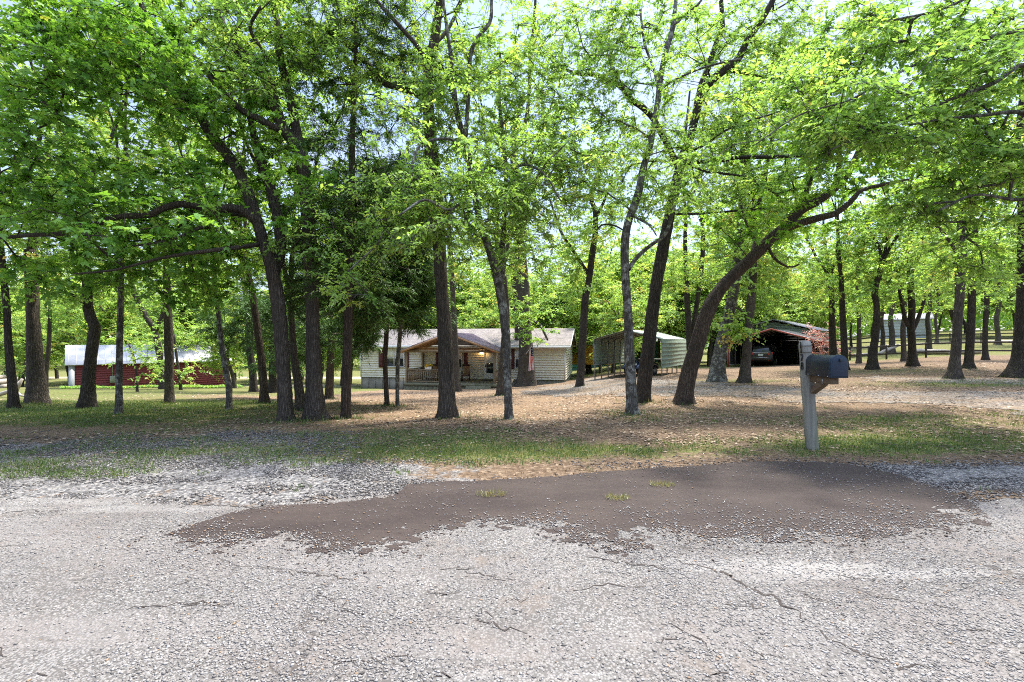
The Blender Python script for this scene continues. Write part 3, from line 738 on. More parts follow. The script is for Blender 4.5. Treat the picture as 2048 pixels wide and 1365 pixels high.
def glass_mat():
    m, nt, N, L, out = nodes_of('window_glass')
    p = N('ShaderNodeBsdfPrincipled', i_Roughness=.06); p.inputs['Base Color'].default_value = (.03, .035, .04, 1); p.inputs['Specular IOR Level'].default_value = .7
    L(p.outputs[0], out.inputs[0]); return m
M['glass'] = glass_mat()
def lamp_mat():
    m, nt, N, L, out = nodes_of('lit_porch_lamp')
    e = N('ShaderNodeEmission', i_Strength=9.); e.inputs[0].default_value = (1., .62, .22, 1); L(e.outputs[0], out.inputs[0]); return m
M['lamp'] = lamp_mat()

def lap(mb, A, B, z0, z1, n, pitch=.18, lip=.03, rec=.035, top=None):
    """lap siding between ground points A and B (2-D), facing n; top(t)->z limits it (gables)"""
    A = np.asarray(A, float); B = np.asarray(B, float); n = np.asarray(n, float)
    z = z0
    while z < z1 - 1e-6:
        zt = min(z + pitch, z1)
        a, b = 0., 1.
        if top is not None:
            ts = np.linspace(0, 1, 161); ok = ts[np.array([top(t) for t in ts]) >= zt]
            if len(ok) < 2: break
            a, b = ok[0], ok[-1]
        P, Q = A + (B - A) * a, A + (B - A) * b
        o = n * lip
        r = n * rec
        mb.quad((*(P + o), z), (*(Q + o), z), (*(Q - r), zt), (*(P - r), zt))
        mb.quad((*(P - r), z), (*(Q - r), z), (*(Q + o), z), (*(P + o), z))
        z = zt

# ------------------------------------------------------------------ house
HROT = radians(-11.); HX, HY, HZ = 3.84, 33., -1.70
hc, hs = cos(HROT), sin(HROT)
def hx(px, y=0.):
    """house x of the sight line through photo column px on the plane house-y = y"""
    u = (px - CX) / F
    return (u * (HY + y * hc) - HX + y * hs) / (hc - u * hs)
def hz(py, x, y=0.):
    d = HY + x * hs + y * hc
    return H + (CY - py) / F * d - HZ
house = thing('house', 'long cream single storey house with brown shingle roof and timber gabled front porch', 'house', (HX, HY, HZ), HROT)
HL, HD, HE, HR = 16.1, 8., 2.88, 4.1
b = MB()
lap(b, (-HL, 0), (0, 0), .32, HE, (0, -1)); lap(b, (0, 0), (0, HD), .32, HE, (1, 0)); lap(b, (-HL, HD), (-HL, 0), .32, HE, (-1, 0)); lap(b, (0, HD), (-HL, HD), .32, HE, (0, 1))
gt = lambda t: HE + (HR - .12 - HE) * (1 - abs(2 * t - 1))
lap(b, (0, 0), (0, HD), HE, HR - .1, (1, 0), top=gt); lap(b, (-HL, HD), (-HL, 0), HE, HR - .1, (-1, 0), top=gt)
b.build('wall', M['siding'], house)
b = MB(); b.box(-HL + .03, -.03, .03, HD - .03, -1.2, .34)
for k in range(28): b.box(-HL + k * .59, -HL + k * .59 + .05, .0, .03, -1.2, .33)
b.build('skirting', M['skirt'], house)
b = MB()
ov, ox = .38, .42
ze = HE - ov * (HR - HE) / (HD / 2)
for sgn in (0, 1):
    y0, y1 = (-ov, HD / 2) if sgn == 0 else (HD + ov, HD / 2)
    nrow = 22
    for k in range(nrow):
        t0, t1 = k / nrow, (k + 1) / nrow
        ya, yb = y0 + (y1 - y0) * t0, y0 + (y1 - y0) * t1
        za, zb = ze + (HR - ze) * t0 + .10, ze + (HR - ze) * t1 + .08
        b.hexa([(-HL - ox, ya, za - .07), (ox, ya, za - .07), (ox, yb, zb - .07), (-HL - ox, yb, zb - .07), (-HL - ox, ya, za), (ox, ya, za), (ox, yb, zb), (-HL - ox, yb, zb)])
roof = b.build('roof', M['shingle'], house)
b = MB()
b.box(-HL - ox, ox, -ov - .03, -ov, ze - .14, ze + .05); b.box(-HL - ox, ox, HD + ov, HD + ov + .03, ze - .14, ze + .05)
for x in (ox, -HL - ox - .03):
    for y0, y1 in ((-ov, HD / 2), (HD + ov, HD / 2)):
        b.hexa([(x, y0, ze - .14), (x + .03, y0, ze - .14), (x + .03, y1, HR - .14), (x, y1, HR - .14), (x, y0, ze + .06), (x + .03, y0, ze + .06), (x + .03, y1, HR + .06), (x, y1, HR + .06)])
b.box(-HL - ox, ox, -ov, -.0, ze - .1, ze - .07)
b.build('fascia', M['white'], roof)
for x, y in ((-.05, -.04), (-HL - .04, -.04), (-.05, HD - .06)):
    b = MB(); b.box(x, x + .09, y, y + .1, .3, HE - .12); b.build('corner_trim', M['white'], house)

def window(parent, x0, x1, z0, z1, shutters=(), double=False, yp=-.05, side=False):
    T = (lambda x, y, z: (x, y, z)) if not side else (lambda x, y, z: (-y, x, z))
    def bx(mb, a0, a1, y0, y1, c0, c1):
        mb.hexa([T(a0, y0, c0), T(a1, y0, c0), T(a1, y1, c0), T(a0, y1, c0), T(a0, y0, c1), T(a1, y0, c1), T(a1, y1, c1), T(a0, y1, c1)])
    f = MB(); w = .055
    xs_ = [x0, (x0 + x1) / 2, x1] if double else [x0, x1]
    for x in xs_: bx(f, x - w / 2, x + w / 2, yp - .035, .02, z0, z1)
    for z in (z0, z1, (z0 + z1) / 2): bx(f, x0 - w / 2, x1 + w / 2, yp - (.045 if z == z0 else .03), .018, z - w / 2, z + w / 2)
    fo = f.build('window', M['white'], parent)
    g = MB(); bx(g, x0, x1, yp + .0, yp + .015, z0, z1); g.build('pane', M['glass'], fo)
    g = MB(); bx(g, x0 + .03, x1 - .03, yp - .004, yp - .001, z1 - (z1 - z0) * .46, z1 - .03); g.build('blind', M['white'], fo)
    for s0, s1 in shutters:
        s = MB(); bx(s, s0, s1, -.075, .0, z0 - .05, z1 + .05)
        for k in range(14):
            zz = z0 + (z1 - z0) * (k + .5) / 14
            bx(s, s0 + .04, s1 - .04, -.09, -.073, zz - .03, zz + .02)
        s.build('shutter', M['maroon'], parent)
x = hx(790); zt, zb = hz(699, x), hz(734, x)
window(house, hx(770), hx(808), zb, zt, ((hx(758), hx(766.5)), (hx(811), hx(818))), True)
window(house, hx(882), hx(924), zb, zt, ((hx(872), hx(880)), (hx(928), hx(935.5))), True)
window(house, hx(1031), hx(1046), zb, zt, ((hx(1023), hx(1029)), (hx(1048), hx(1054))), False)
window(house, 4.4, 5.3, zb - .15, zt, (), False, -.02, True)
# front door with storm door
d0, d1 = hx(970), hx(994)
b = MB(); b.box(d0 - .08, d0, -.09, .02, .33, 2.42); b.box(d1, d1 + .08, -.09, .02, .33, 2.42); b.box(d0 - .08, d1 + .08, -.088, .018, 2.42, 2.5)
b.box(d0, d1, -.065, .01, .33, 2.42)
door = b.build('door', M['white'], house, bevel=.006)
b = MB(); b.box(d0 + .13, d1 - .13, -.08, -.064, .75, 1.5); b.build('pane', M['glass'], door)
b = MB(); b.box(d0 + .13, d1 - .13, -.08, -.0645, 1.53, 2.3); b.build('screen', M['white'], door)
b = MB(); b.box(d0 + .05, d0 + .1, -.12, -.064, 1.2, 1.36); b.build('handle', M['black'], door)
b = MB(); b.box(hx(964) - .05, hx(964) + .05, -.05, 0., 2.3, 2.4); lampo = b.build('porch_lamp', M['black'], house)
b = MB(); xx = hx(964); b.tube([(xx, -.12, 2.2), (xx, -.12, 2.26), (xx, -.12, 2.38), (xx, -.12, 2.42)], [.05, .085, .075, .03], 10); b.build('globe', M['lamp'], lampo, True)

# porch
PY = -3.05; pl, pr = hx(813.5, PY), hx(989, PY); DZ = .22
pc = (pl + pr) / 2
b = MB()
nb_ = 22
for k in range(nb_):
    y0 = PY - .12 + k * (-.03 - PY + .12) / nb_; b.box(pl - .12, pr + .12, y0, y0 + (-.03 - PY + .12) / nb_ - .012, DZ - .04, DZ)
deck = b.build('porch_deck', M['deck'], house)
b = MB(); b.box(pl - .12, pr + .12, PY - .15, PY - .122, DZ - .2, DZ - .002); b.box(pl - .15, pl - .122, PY - .15, -.03, DZ - .2, DZ - .003); b.box(pr + .122, pr + .15, PY - .15, -.03, DZ - .2, DZ - .003)
for k in range(66):
    x = pl - .12 + k * (pr - pl + .24) / 66; b.box(x, x + .075, PY - .12, PY - .1, -1.0, DZ - .205)
b.build('skirt_boards', M['deck'], deck)
ez, pz = hz(700, pl, PY), hz(666.5, pc, PY)
def post(x, y, top):
    q = MB(); q.box(x - .07, x + .07, y - .07, y + .07, DZ, top); q.build('porch_post', M['wood'], house, bevel=.008)
for x, y in ((pl, PY), (pr, PY), (pl, -.12), (pr, -.12)): post(x, y, ez - .18)
b = MB()
b.box(pl - .1, pr + .1, PY - .07, PY + .07, ez - .18, ez - .0)
for x in (pl, pr): b.box(x - .069, x + .069, PY + .07, -.05, ez - .179, ez - .001)
b.build('porch_beam', M['wood'], house)
prf = MB(); hw = (pr - pl) / 2 + .38
sl_ = (pz - ez) / ((pr - pl) / 2 + .1)
yb = 2.6
for sg in (-1, 1):
    e_ = pz - sl_ * hw
    nrib = 20
    prf.hexa([(pc, PY - .4, pz), (pc + sg * hw, PY - .4, e_), (pc + sg * hw, yb, e_), (pc, yb, pz), (pc, PY - .4, pz + .05), (pc + sg * hw, PY - .4, e_ + .05), (pc + sg * hw, yb, e_ + .05), (pc, yb, pz + .05)])
    for k in range(nrib):
        y = PY - .38 + k * (yb - PY + .3) / nrib
        prf.bar((pc + sg * .02, y, pz + .055), (pc + sg * hw, y, e_ + .055), .03, .03)
proof = prf.build('porch_roof', M['porchroof'], house)
b = MB()
for k, y in enumerate((PY - .38, PY, PY + .75, PY + 1.5, PY + 2.25)):
    for sg in (-1, 1):
        b.bar((pc + sg * .04, y, pz - .075), (pc + sg * (hw - .02), y, pz - sl_ * (hw - .02) - .075), .06, .13)
b.bar((pc, PY - .39, pz - .1), (pc, -.02, pz - .1), .06, .16)
b.box(pc + .3, pc + .42, PY - .03, PY + .03, ez, pz - .2)
for y in (PY + .75, PY + 1.5): b.box(pl, pr, y - .03, y + .03, ez + .0, ez + .12)
b.build('rafters', M['cedarwood'], proof)
def railing(p, q, n, mat=M['wood']):
    p = np.array(p, float); q = np.array(q, float); r = MB()
    r.bar(p + (0, 0, .92), q + (0, 0, .92), .12, .045); r.bar(p + (0, 0, .1), q + (0, 0, .1), .05, .08); r.bar(p + (0, 0, .82), q + (0, 0, .82), .045, .08)
    for k in range(n):
        t = (k + .5) / n; c = p + (q - p) * t
        r.box(c[0] - .02, c[0] + .02, c[1] - .02, c[1] + .02, c[2] + .1, c[2] + .85)
    r.build('railing', mat, house)
railing((pl + .08, PY, DZ), (hx(887, PY), PY, DZ), 19); railing((pl, PY + .08, DZ), (pl, -.2, DZ), 18); railing((pr, PY + .08, DZ), (pr, -.2, DZ), 18)
b = MB(); x = hx(887, PY); b.box(x - .045, x + .045, PY - .045, PY + .045, DZ, DZ + 1.0); b.build('railing_post', M['wood'], house)
b = MB()
for k in range(2): b.box(pr - 1.9, pr - .2, PY - .45 - .3 * k, PY - .16 - .3 * k, -.9, DZ - .13 - .16 * k)
b.build('porch_steps', M['deck'], house)

def hworld(x, y, z): return np.array([HX + x * hc - y * hs, HY + x * hs + y * hc, HZ + z])

def rocking_chair(label, loc, rz):
    t = thing('rocking_chair', label, 'rocking chair', loc, rz, 'rocking chairs on the porch')
    for s in (-.27, .27):
        b = MB(); th = np.linspace(-.6, .55, 9); b.tube([(s, .62 * np.sin(a), .62 * (1 - np.cos(a)) + .02) for a in th], .022, 6); b.build('rocker', M['rocker'], t)
        b = MB(); b.bar((s, -.24, .06), (s, -.24, .66), .045, .045); b.build('leg', M['rocker'], t)
        b = MB(); b.bar((s, .2, .06), (s, .2, .42), .045, .045); b.build('leg', M['rocker'], t)
        b = MB(); b.bar((s, -.3, .66), (s, .25, .63), .07, .03); b.build('armrest', M['rocker'], t)
    b = MB(); b.box(-.28, .28, -.27, .24, .38, .43); b.build('seat', M['rocker'], t, bevel=.01)
    b = MB()
    for s in (-.26, .26): b.bar((s, .22, .4), (s, .42, 1.18), .045, .045, (0, 1, 0))
    for k in range(5): b.bar((-.17 + k * .085, .24, .44), (-.17 + k * .085, .41, 1.1), .045, .015, (0, 1, 0))
    b.bar((-.28, .42, 1.14), (.28, .42, 1.14), .03, .12)
    b.build('backrest', M['rocker'], t)
    b = MB(); b.hexa([(-.2, .17, .44), (.2, .17, .44), (.2, .2, .44), (-.2, .2, .44), (-.2, .34, 1.08), (.2, .34, 1.08), (.2, .38, 1.08), (-.2, .38, 1.08)]); b.box(-.22, .22, -.24, .18, .43, .48)
    b.build('cushion', M['cushion'], t, bevel=.015)
x = hx(932, -.9); rocking_chair('dark rocking chair with striped cushion near the front door', hworld(x, -.95, DZ), HROT + .15)
x = hx(866, -.9); rocking_chair('dark rocking chair behind the porch railing and flower box', hworld(x, -.95, DZ), HROT - .2)
x = hx(857, PY)
pot = thing('flower_box', 'white flower box of yellow blooms on the porch railing', 'flower box', hworld(x, PY, DZ + .945), HROT)
b = MB(); b.hexa([(-.2, -.08, 0), (.2, -.08, 0), (.2, .08, 0), (-.2, .08, 0), (-.23, -.1, .2), (.23, -.1, .2), (.23, .1, .2), (-.23, .1, .2)]); b.build('box', M['white'], pot, bevel=.01)
fm = attr_ramp_mat('yellow_blooms', [(0, (.06, .12, .02)), (.3, (.1, .16, .03)), (.45, (.75, .42, .02)), (.8, (.85, .6, .05)), (1, (.55, .12, .03))])
n = 260; c = np.clip(rng.normal(size=(n, 3)), -1.7, 1.7) * (.13, .06, .05) + (0, 0, .25); e1 = rng.normal(size=(n, 3)) * .028; e2 = rng.normal(size=(n, 3)) * .028
me = mk_mesh('flowers', np.stack([c - e1, c + e2, c + e1, c - e2], 1).reshape(-1, 3), [np.arange(4 * n).reshape(n, 4)], False, {'v': rng.random(n)}); link('flowers', me, fm, pot)
mat_b = MB(); mat_b.box(-.5, .5, -.3, .3, 0, .015)
tag(mat_b.build('door_mat', M['black'], None, bevel=.004, loc=[float(c) for c in hworld((d0 + d1) / 2, -.45, DZ + .003)]), 'dark door mat on the porch in front of the white door', 'door mat').rotation_euler = (0, 0, HROT)

# ------------------------------------------------------------------ flag on the tree by the house
fp = at(1056, 697, 28.4)
flag = thing('flag', 'striped red white and blue flag hanging from a short pole on a thick trunk', 'flag', fp)
b = MB(); b.tube([(-.1, .35, -.35), (.22, -.1, .12)], .016, 6); b.build('pole', M['white'], flag)
nu, nv = 26, 40
fm = attr_ramp_mat('flag_cloth', [(0, (.55, .02, .03)), (.34, (.85, .83, .8)), (.67, (.015, .02, .09))], .8, 'v', 'CONSTANT')
uu, vv = np.meshgrid(np.linspace(0, 1, nu + 1), np.linspace(0, 1, nv + 1))
X_ = .16 + (uu - .5) * (.20 + .16 * vv) + .05 * vv + .02 * np.sin(uu * 14 + vv * 3); Y_ = .1 * np.sin(uu * 11 + vv * 2.) * (.4 + .6 * vv); Z_ = .1 - vv * 1.42 - .1 * (1 - uu) * vv
Vf = np.stack([X_, Y_, Z_], -1).reshape(-1, 3); b_ = (np.arange(nv)[:, None] * (nu + 1) + np.arange(nu)[None]).ravel()
cu, cv = np.meshgrid((np.arange(nu) + .5) / nu, (np.arange(nv) + .5) / nv)
val = np.where((cu * 13).astype(int) % 2 == 0, .1, .5)
cant = (cu > .42) & (cv < .4); star = ((np.arange(nu)[None] % 3 == 1) & (np.arange(nv)[:, None] % 3 == 1))
val = np.where(cant, np.where(star, .5, .9), val)
me = mk_mesh('cloth', Vf, [np.stack([b_, b_ + 1, b_ + nu + 2, b_ + nu + 1], 1)], True, {'v': val.ravel()}); link('cloth', me, fm, flag)

# ------------------------------------------------------------------ carports
def ribbed_profile(W, leg, rise, zb, step=.23, rib=.018):
    pts = [(-W / 2, zb), (-W / 2, leg - .12), (-W / 2 + .04, leg - .03), (-W / 2 + .14, leg + .03), (0, leg + rise), (W / 2 - .14, leg + .03), (W / 2 - .04, leg - .03), (W / 2, leg - .12), (W / 2, zb)]
    pts = np.array(pts); seg = np.linalg.norm(np.diff(pts, axis=0), axis=1); s = np.concatenate([[0], np.cumsum(seg)])
    n = int(s[-1] / step); out = []
    for k in range(n + 1):
        for dt, h in ((-.035, 0), (-.015, rib), (.015, rib), (.035, 0)):
            t = np.clip(k * s[-1] / n + dt, 0, s[-1]); p = np.array([np.interp(t, s, pts[:, 0]), np.interp(t, s, pts[:, 1])])
            q = np.array([np.interp(min(t + .05, s[-1]), s, pts[:, 0]) - np.interp(max(t - .05, 0), s, pts[:, 0]), np.interp(min(t + .05, s[-1]), s, pts[:, 1]) - np.interp(max(t - .05, 0), s, pts[:, 1])])
            q /= np.linalg.norm(q) + 1e-9
            out.append(p + np.array([-q[1], q[0]]) * h)
    return np.array(out)

def carport(label, loc, rz, W, L, leg, rise, zb, skin, tube, back=None, trim=None, nleg=6):
    t = thing('carport', label, 'carport', loc, rz)
    pr_ = ribbed_profile(W, leg, rise, zb)
    m_ = len(pr_)
    V_ = np.concatenate([np.c_[pr_[:, 0], np.full(m_, -.12), pr_[:, 1]], np.c_[pr_[:, 0], np.full(m_, L), pr_[:, 1]]])
    k = np.arange(m_ - 1); o = link('roof', mk_mesh('roof', V_, [np.stack([k, k + 1, k + m_ + 1, k + m_], 1)]), skin, t)
    s = o.modifiers.new('sheet', 'SOLIDIFY'); s.thickness = .008
    inner = [(-W / 2 + .05, leg - .16), (-W / 2 + .08, leg - .07), (-W / 2 + .17, leg - .01), (0, leg + rise - .05), (W / 2 - .17, leg - .01), (W / 2 - .08, leg - .07), (W / 2 - .05, leg - .16)]
    for j in range(nleg):
        y = j * L / (nleg - 1)
        y = min(max(y, .04), L - .04)
        a = MB(); a.tube([(x_, y, z_) for x_, z_ in inner], .03, 4); a.build('roof_bow', tube, t)
        for sx in (-1, 1):
            g = MB(); x_ = sx * (W / 2 - .05); g.box(x_ - .028, x_ + .028, y - .028, y + .028, -.9, leg - .15); g.build('leg', tube, t)
    g = MB()
    for sx in (-1, 1): g.box(sx * (W / 2 - .05) - .03, sx * (W / 2 - .05) + .03, 0, L, zb + .02, zb + .07)
    g.build('rail', tube, t)
    if back is not None:
        g = MB(); n_ = int(leg / .23) + 4
        for k_ in range(n_):
            z0 = k_ * .23; z1 = z0 + .235
            w_ = W / 2 - .03 if z1 < leg else max(0, (leg + rise - .06 - z0) / rise * (W / 2 - .1))
            if w_ > .1: g.box(-w_, w_, L - .1 + .012 * (k_ % 2), L - .07, z0 - (.5 if k_ == 0 else 0), z1)
        bk = g.build('back_wall', back, t)
        for k_ in range(4):
            g = MB(); x_ = -W / 2 + W * (k_ + 1) / 5; g.box(x_ - .03, x_ + .03, L - .17, L - .115, 0, leg + rise * (1 - abs(x_) / (W / 2)) - .15); g.build('stud', M['greywood'], bk)
    if trim is not None:
        g = MB(); oo = [(-W / 2 - .02, -.6), (-W / 2 - .02, leg - .1), (-W / 2 + .12, leg + .04), (0, leg + rise + .02), (W / 2 - .12, leg + .04), (W / 2 + .02, leg - .1), (W / 2 + .02, -.6)]
        for p, q in zip(oo[:-1], oo[1:]): g.bar((p[0], -.15, p[1]), (q[0], -.15, q[1]), .1, .1, (0, 1, 0))
        for sx in (-1, 1): g.bar((sx * (W / 2 - .03), -.1, leg - .55), (sx * (W / 2 - .5), -.1, leg + .02), .05, .05, (0, 1, 0))
        g.build('front_trim', trim, t)
    return t
r1 = radians(-35); cx1 = (5.06 + 8.5) / 2; cy1 = (28.1 + 25.7) / 2
carport('open pale green metal carport on thin legs sheltering a dark quad bike', (cx1, cy1, -.62), r1, 4.2, 5.2, 2.2, .52, .55, M['greenmetal'], M['galv'])
r2 = radians(-43); cx2 = (18.1 + 22.75) / 2; cy2 = (38 + 33.6) / 2
carport('wide dark walled carport with rust red trim sheltering a black SUV', (cx2, cy2, -.58), r2, 6.4, 6., 2.0, .95, .0, M['blackmetal'], M['galv'], M['blackmetal'], M['redtrim'], 5)

def wheel(par, name, c, r, w, ax=(1, 0, 0)):
    c = np.array(c, float); a = np.array(ax, float)
    b = MB(); b.tube([c - a * w / 2, c - a * w * .45, c - a * w * .3, c + a * w * .3, c + a * w * .45, c + a * w / 2], [r * .72, r * .93, r, r, r * .93, r * .72], 20)
    o = b.build(name, M['black'], par, True)
    b = MB(); b.tube([c - a * (w / 2 + .012), c + a * (w / 2 + .012)], r * .58, 14); b.build('rim', M['galv'], o)

# quad bike: front towards -y
qp = np.array([7.75, 27.4]); 
quad_ = thing('quad_bike', 'dark blue quad bike parked under the pale green carport', 'quad bike', (qp[0], qp[1], float(gz(*qp)) + .02), r1 - .25)
for sx in (-1, 1):
    for y_, r_ in ((-.62, .31), (.62, .32)): wheel(quad_, 'wheel', (sx * .46, y_, r_), r_, .24)
b = MB()
for sx in (-1, 1):
    for y_ in (-.62, .62):
        b.tube([(sx * .46, y_ + .42 * np.cos(a), .34 + .38 * np.sin(a)) for a in np.linspace(.25, pi - .25, 8)], .13, 8)
b.tube([(0, -.75, .62), (0, -.3, .72), (0, .1, .62), (0, .6, .68)], [.2, .2, .17, .2], 10)
b.build('body', M['navy'], quad_, True)
b = MB(); b.tube([(0, -.12, .74), (0, .15, .78), (0, .55, .82), (0, .7, .8)], [.1, .16, .17, .1], 10); b.build('seat', M['black'], quad_, True)
b = MB(); b.tube([(-.42, -.18, 1.06), (-.2, -.28, 1.02), (0, -.32, .95), (.2, -.28, 1.02), (.42, -.18, 1.06)], .022, 6); b.tube([(0, -.45, .7), (0, -.32, .96)], .04, 6); b.tube([(-.42, -.18, 1.06), (-.3, -.23, 1.04)], .035, 6); b.tube([(.3, -.23, 1.04), (.42, -.18, 1.06)], .035, 6); b.build('handlebars', M['black'], quad_)
b = MB()
for y0, y1 in ((-1.02, -.5), (.45, 1.0)):
    for k in range(6): b.bar((-.4 + k * .16, y0, .86), (-.4 + k * .16, y1, .86), .02, .02)
    b.bar((-.42, y0, .86), (.42, y0, .86), .03, .03); b.bar((-.42, y1, .86), (.42, y1, .86), .03, .03)
    for sx in (-.3, .3): b.bar((sx, (y0 + y1) / 2, .6), (sx, (y0 + y1) / 2, .86), .03, .03)
b.build('rack', M['black'], quad_)
b = MB(); b.bar((-.35, -1.06, .35), (.35, -1.06, .35), .04, .04); b.bar((-.3, -1.06, .35), (-.3, -1.0, .8), .04, .04); b.bar((.3, -1.06, .35), (.3, -1., .8), .04, .04); b.bar((-.3, -1.05, .6), (.3, -1.05, .6), .04, .04); b.build('bumper', M['galv'], quad_)
for sx in (-1, 1):
    b = MB(); b.tube([(sx * .3, -1.0, .72), (sx * .3, -.9, .72)], [.09, .07], 10); b.build('headlight', M['chrome'], quad_)

# SUV: rear towards -y
ax2 = np.array([sin(-r2), cos(r2)])
sp = np.array([19.95, 36.9]) + ax2 * 2.6
suv = thing('suv', 'black SUV parked rear outwards in the red trimmed carport', 'car', (sp[0], sp[1], -.56), radians(-40))
def loft(sections, mat, name, par, bevel=.0, smooth=True):
    """sections: list of (y, [(x,z)...]) right half profiles bottom to top, mirrored"""
    b = MB(); rings = []
    for y, h in sections: rings.append([(x, y, z) for x, z in h] + [(-x, y, z) for x, z in h[::-1]])
    n_ = len(rings[0]); V_ = np.array(rings).reshape(-1, 3); q = []
    for k in range(len(rings) - 1):
        for j in range(n_): q.append([k * n_ + j, k * n_ + (j + 1) % n_, (k + 1) * n_ + (j + 1) % n_, (k + 1) * n_ + j])
    t_ = []; V_ = np.vstack([V_, np.mean(rings[0], 0), np.mean(rings[-1], 0)]); c0 = len(V_) - 2
    for j in range(n_): t_.append([c0, (j + 1) % n_, j]); t_.append([c0 + 1, (len(rings) - 1) * n_ + j, (len(rings) - 1) * n_ + (j + 1) % n_])
    b.add(V_, q, t_); return b.build(name, mat, par, smooth, bevel)
def sec(w, z0, z1, zr=None, wr=None):
    return [(w * .9, z0), (w, z0 + .12), (w * 1.0, z0 + .35), (w * .985, z1 - .06), (w * .95, z1)] + ([(wr * 1.02, zr - .1), (wr * .9, zr)] if zr else [(w * .8, z1 + .02), (w * .6, z1 + .03)])
loft([(-2.33, sec(.80, .42, .95, 1.12, .72)), (-2.28, sec(.9, .36, 1.0, 1.2, .75)), (-2.1, sec(.94, .3, 1.03, 1.6, .68)), (-1.8, sec(.945, .28, 1.04, 1.69, .69)), (-.6, sec(.95, .27, 1.04, 1.72, .7)),
      (.3, sec(.95, .27, 1.03, 1.69, .69)), (.95, sec(.95, .27, 1.02, 1.3, .74)), (1.2, sec(.945, .28, 1.0, 1.08, .8)), (2.1, sec(.9, .3, .92, .95, .75)), (2.34, sec(.78, .4, .8, .82, .6))], M['carpaint'], 'body', suv)
for sx in (-1, 1):
    for y_ in (-1.42, 1.42): wheel(suv, 'wheel', (sx * .85, y_, .36), .36, .24)
b = MB(); b.hexa([(-.6, -2.33, 1.1), (.6, -2.33, 1.1), (.6, -2.27, 1.1), (-.6, -2.27, 1.1), (-.55, -2.14, 1.56), (.55, -2.14, 1.56), (.55, -2.08, 1.56), (-.55, -2.08, 1.56)]); b.build('rear_window', M['glass'], suv, bevel=.01)
for sx in (-1, 1):
    b = MB(); b.hexa([(sx * .93, -1.7, 1.1), (sx * .96, -1.7, 1.1), (sx * .96, .8, 1.1), (sx * .93, .8, 1.1), (sx * .72, -1.6, 1.56), (sx * .74, -1.6, 1.56), (sx * .74, .3, 1.56), (sx * .72, .3, 1.56)]); b.build('side_window', M['glass'], suv)
    b = MB(); b.hexa([(sx * .52, -2.36, .9), (sx * .86, -2.3, .9), (sx * .86, -2.2, .9), (sx * .52, -2.26, .9), (sx * .56, -2.355, 1.07), (sx * .88, -2.26, 1.12), (sx * .88, -2.16, 1.12), (sx * .56, -2.25, 1.07)]); b.build('tail_light', M['redlens'], suv, bevel=.012)
    b = MB(); b.box(min(sx * .5, sx * .78), max(sx * .5, sx * .78), -2.385, -2.34, .42, .48); b.build('reflector', M['redlens'], suv)
    b = MB(); b.tube([(sx * .66, -1.7, 1.74), (sx * .68, -1.2, 1.78), (sx * .68, .0, 1.78), (sx * .66, .3, 1.72)], .02, 6); b.build('roof_rail', M['chrome'], suv)
    b = MB(); b.box(min(sx * .95, sx * 1.12), max(sx * .95, sx * 1.12), .62, .74, 1.05, 1.2); b.build('mirror', M['carpaint'], suv, bevel=.02)
b = MB(); b.box(-.56, .56, -2.375, -2.33, 1.02, 1.07); b.build('chrome_strip', M['chrome'], suv, bevel=.006)
b = MB(); b.box(-.19, .19, -2.37, -2.345, .8, .95); b.build('number_plate', M['plate'], suv, bevel=.004)
b = MB(); b.box(-.78, .78, -2.42, -2.2, .44, .72); bm_ = b.build('bumper', M['carpaint'], suv, bevel=.04)
b = MB(); b.box(-.6, .6, -2.435, -2.41, .66, .71); b.build('bumper_strip', M['chrome'], bm_)

# ------------------------------------------------------------------ outbuildings
def gable_building(name, label, cat, loc, rz, W, L, wall_h, rise, wall, roofm, base=-1.2, lapw=.22, ridge='x', ov=.25, ribs=0):
    """front wall along local x (length L) at y=0; ridge along x"""
    t = thing(name, label, cat, loc, rz)
    b = MB()
    lap(b, (0, 0), (L, 0), base, wall_h, (0, -1), lapw); lap(b, (L, 0), (L, W), base, wall_h, (1, 0), lapw); lap(b, (0, W), (0, 0), base, wall_h, (-1, 0), lapw); lap(b, (L, W), (0, W), base, wall_h, (0, 1), lapw)
    g = lambda t_: wall_h + (rise - .1) * (1 - abs(2 * t_ - 1))
    lap(b, (L, 0), (L, W), wall_h, wall_h + rise - .1, (1, 0), lapw / 2, top=g); lap(b, (0, W), (0, 0), wall_h, wall_h + rise - .1, (-1, 0), lapw / 2, top=g)
    b.build('wall', wall, t)
    b = MB(); k = rise / (W / 2); ze_ = wall_h - ov * k
    for y0 in (-ov, W + ov):
        b.hexa([(-ov, y0, ze_), (L + ov, y0, ze_), (L + ov, W / 2, wall_h + rise), (-ov, W / 2, wall_h + rise), (-ov, y0, ze_ + .06), (L + ov, y0, ze_ + .06), (L + ov, W / 2, wall_h + rise + .06), (-ov, W / 2, wall_h + rise + .06)])
        for j in range(ribs):
            x = -ov + (j + .5) * (L + 2 * ov) / ribs; b.bar((x, y0, ze_ + .07), (x, W / 2, wall_h + rise + .07), .04, .03)
    r = b.build('roof', roofm, t)
    return t
sl0 = at(138, 728, 38.)
shed = gable_building('red_shed', 'low red lap sided shed with white metal roof behind the left trunks', 'shed', (sl0[0], sl0[1], -2.75), radians(44.), 6., 11.6, 2.28, 1.5, M['redside'], M['whitemetal'], -1.4, .2, ribs=26)
for x0, x1 in ((-.03, .34), (11.3, 11.63)):
    b = MB(); b.box(x0, x1, -.07, .02, -1.4, 2.24); b.build('corner_trim', M['whitemetal'], shed)
b = MB(); b.box(2.55, 2.9, -.14, -.016, .55, 1.15); mbx = b.build('meter_box', M['galv'], shed, bevel=.01)
b = MB(); b.tube([(2.72, -.08, 1.1), (2.72, -.08, 2.75)], .035, 8); b.build('conduit', M['galv'], mbx)
p = at(1158, 720, 46)
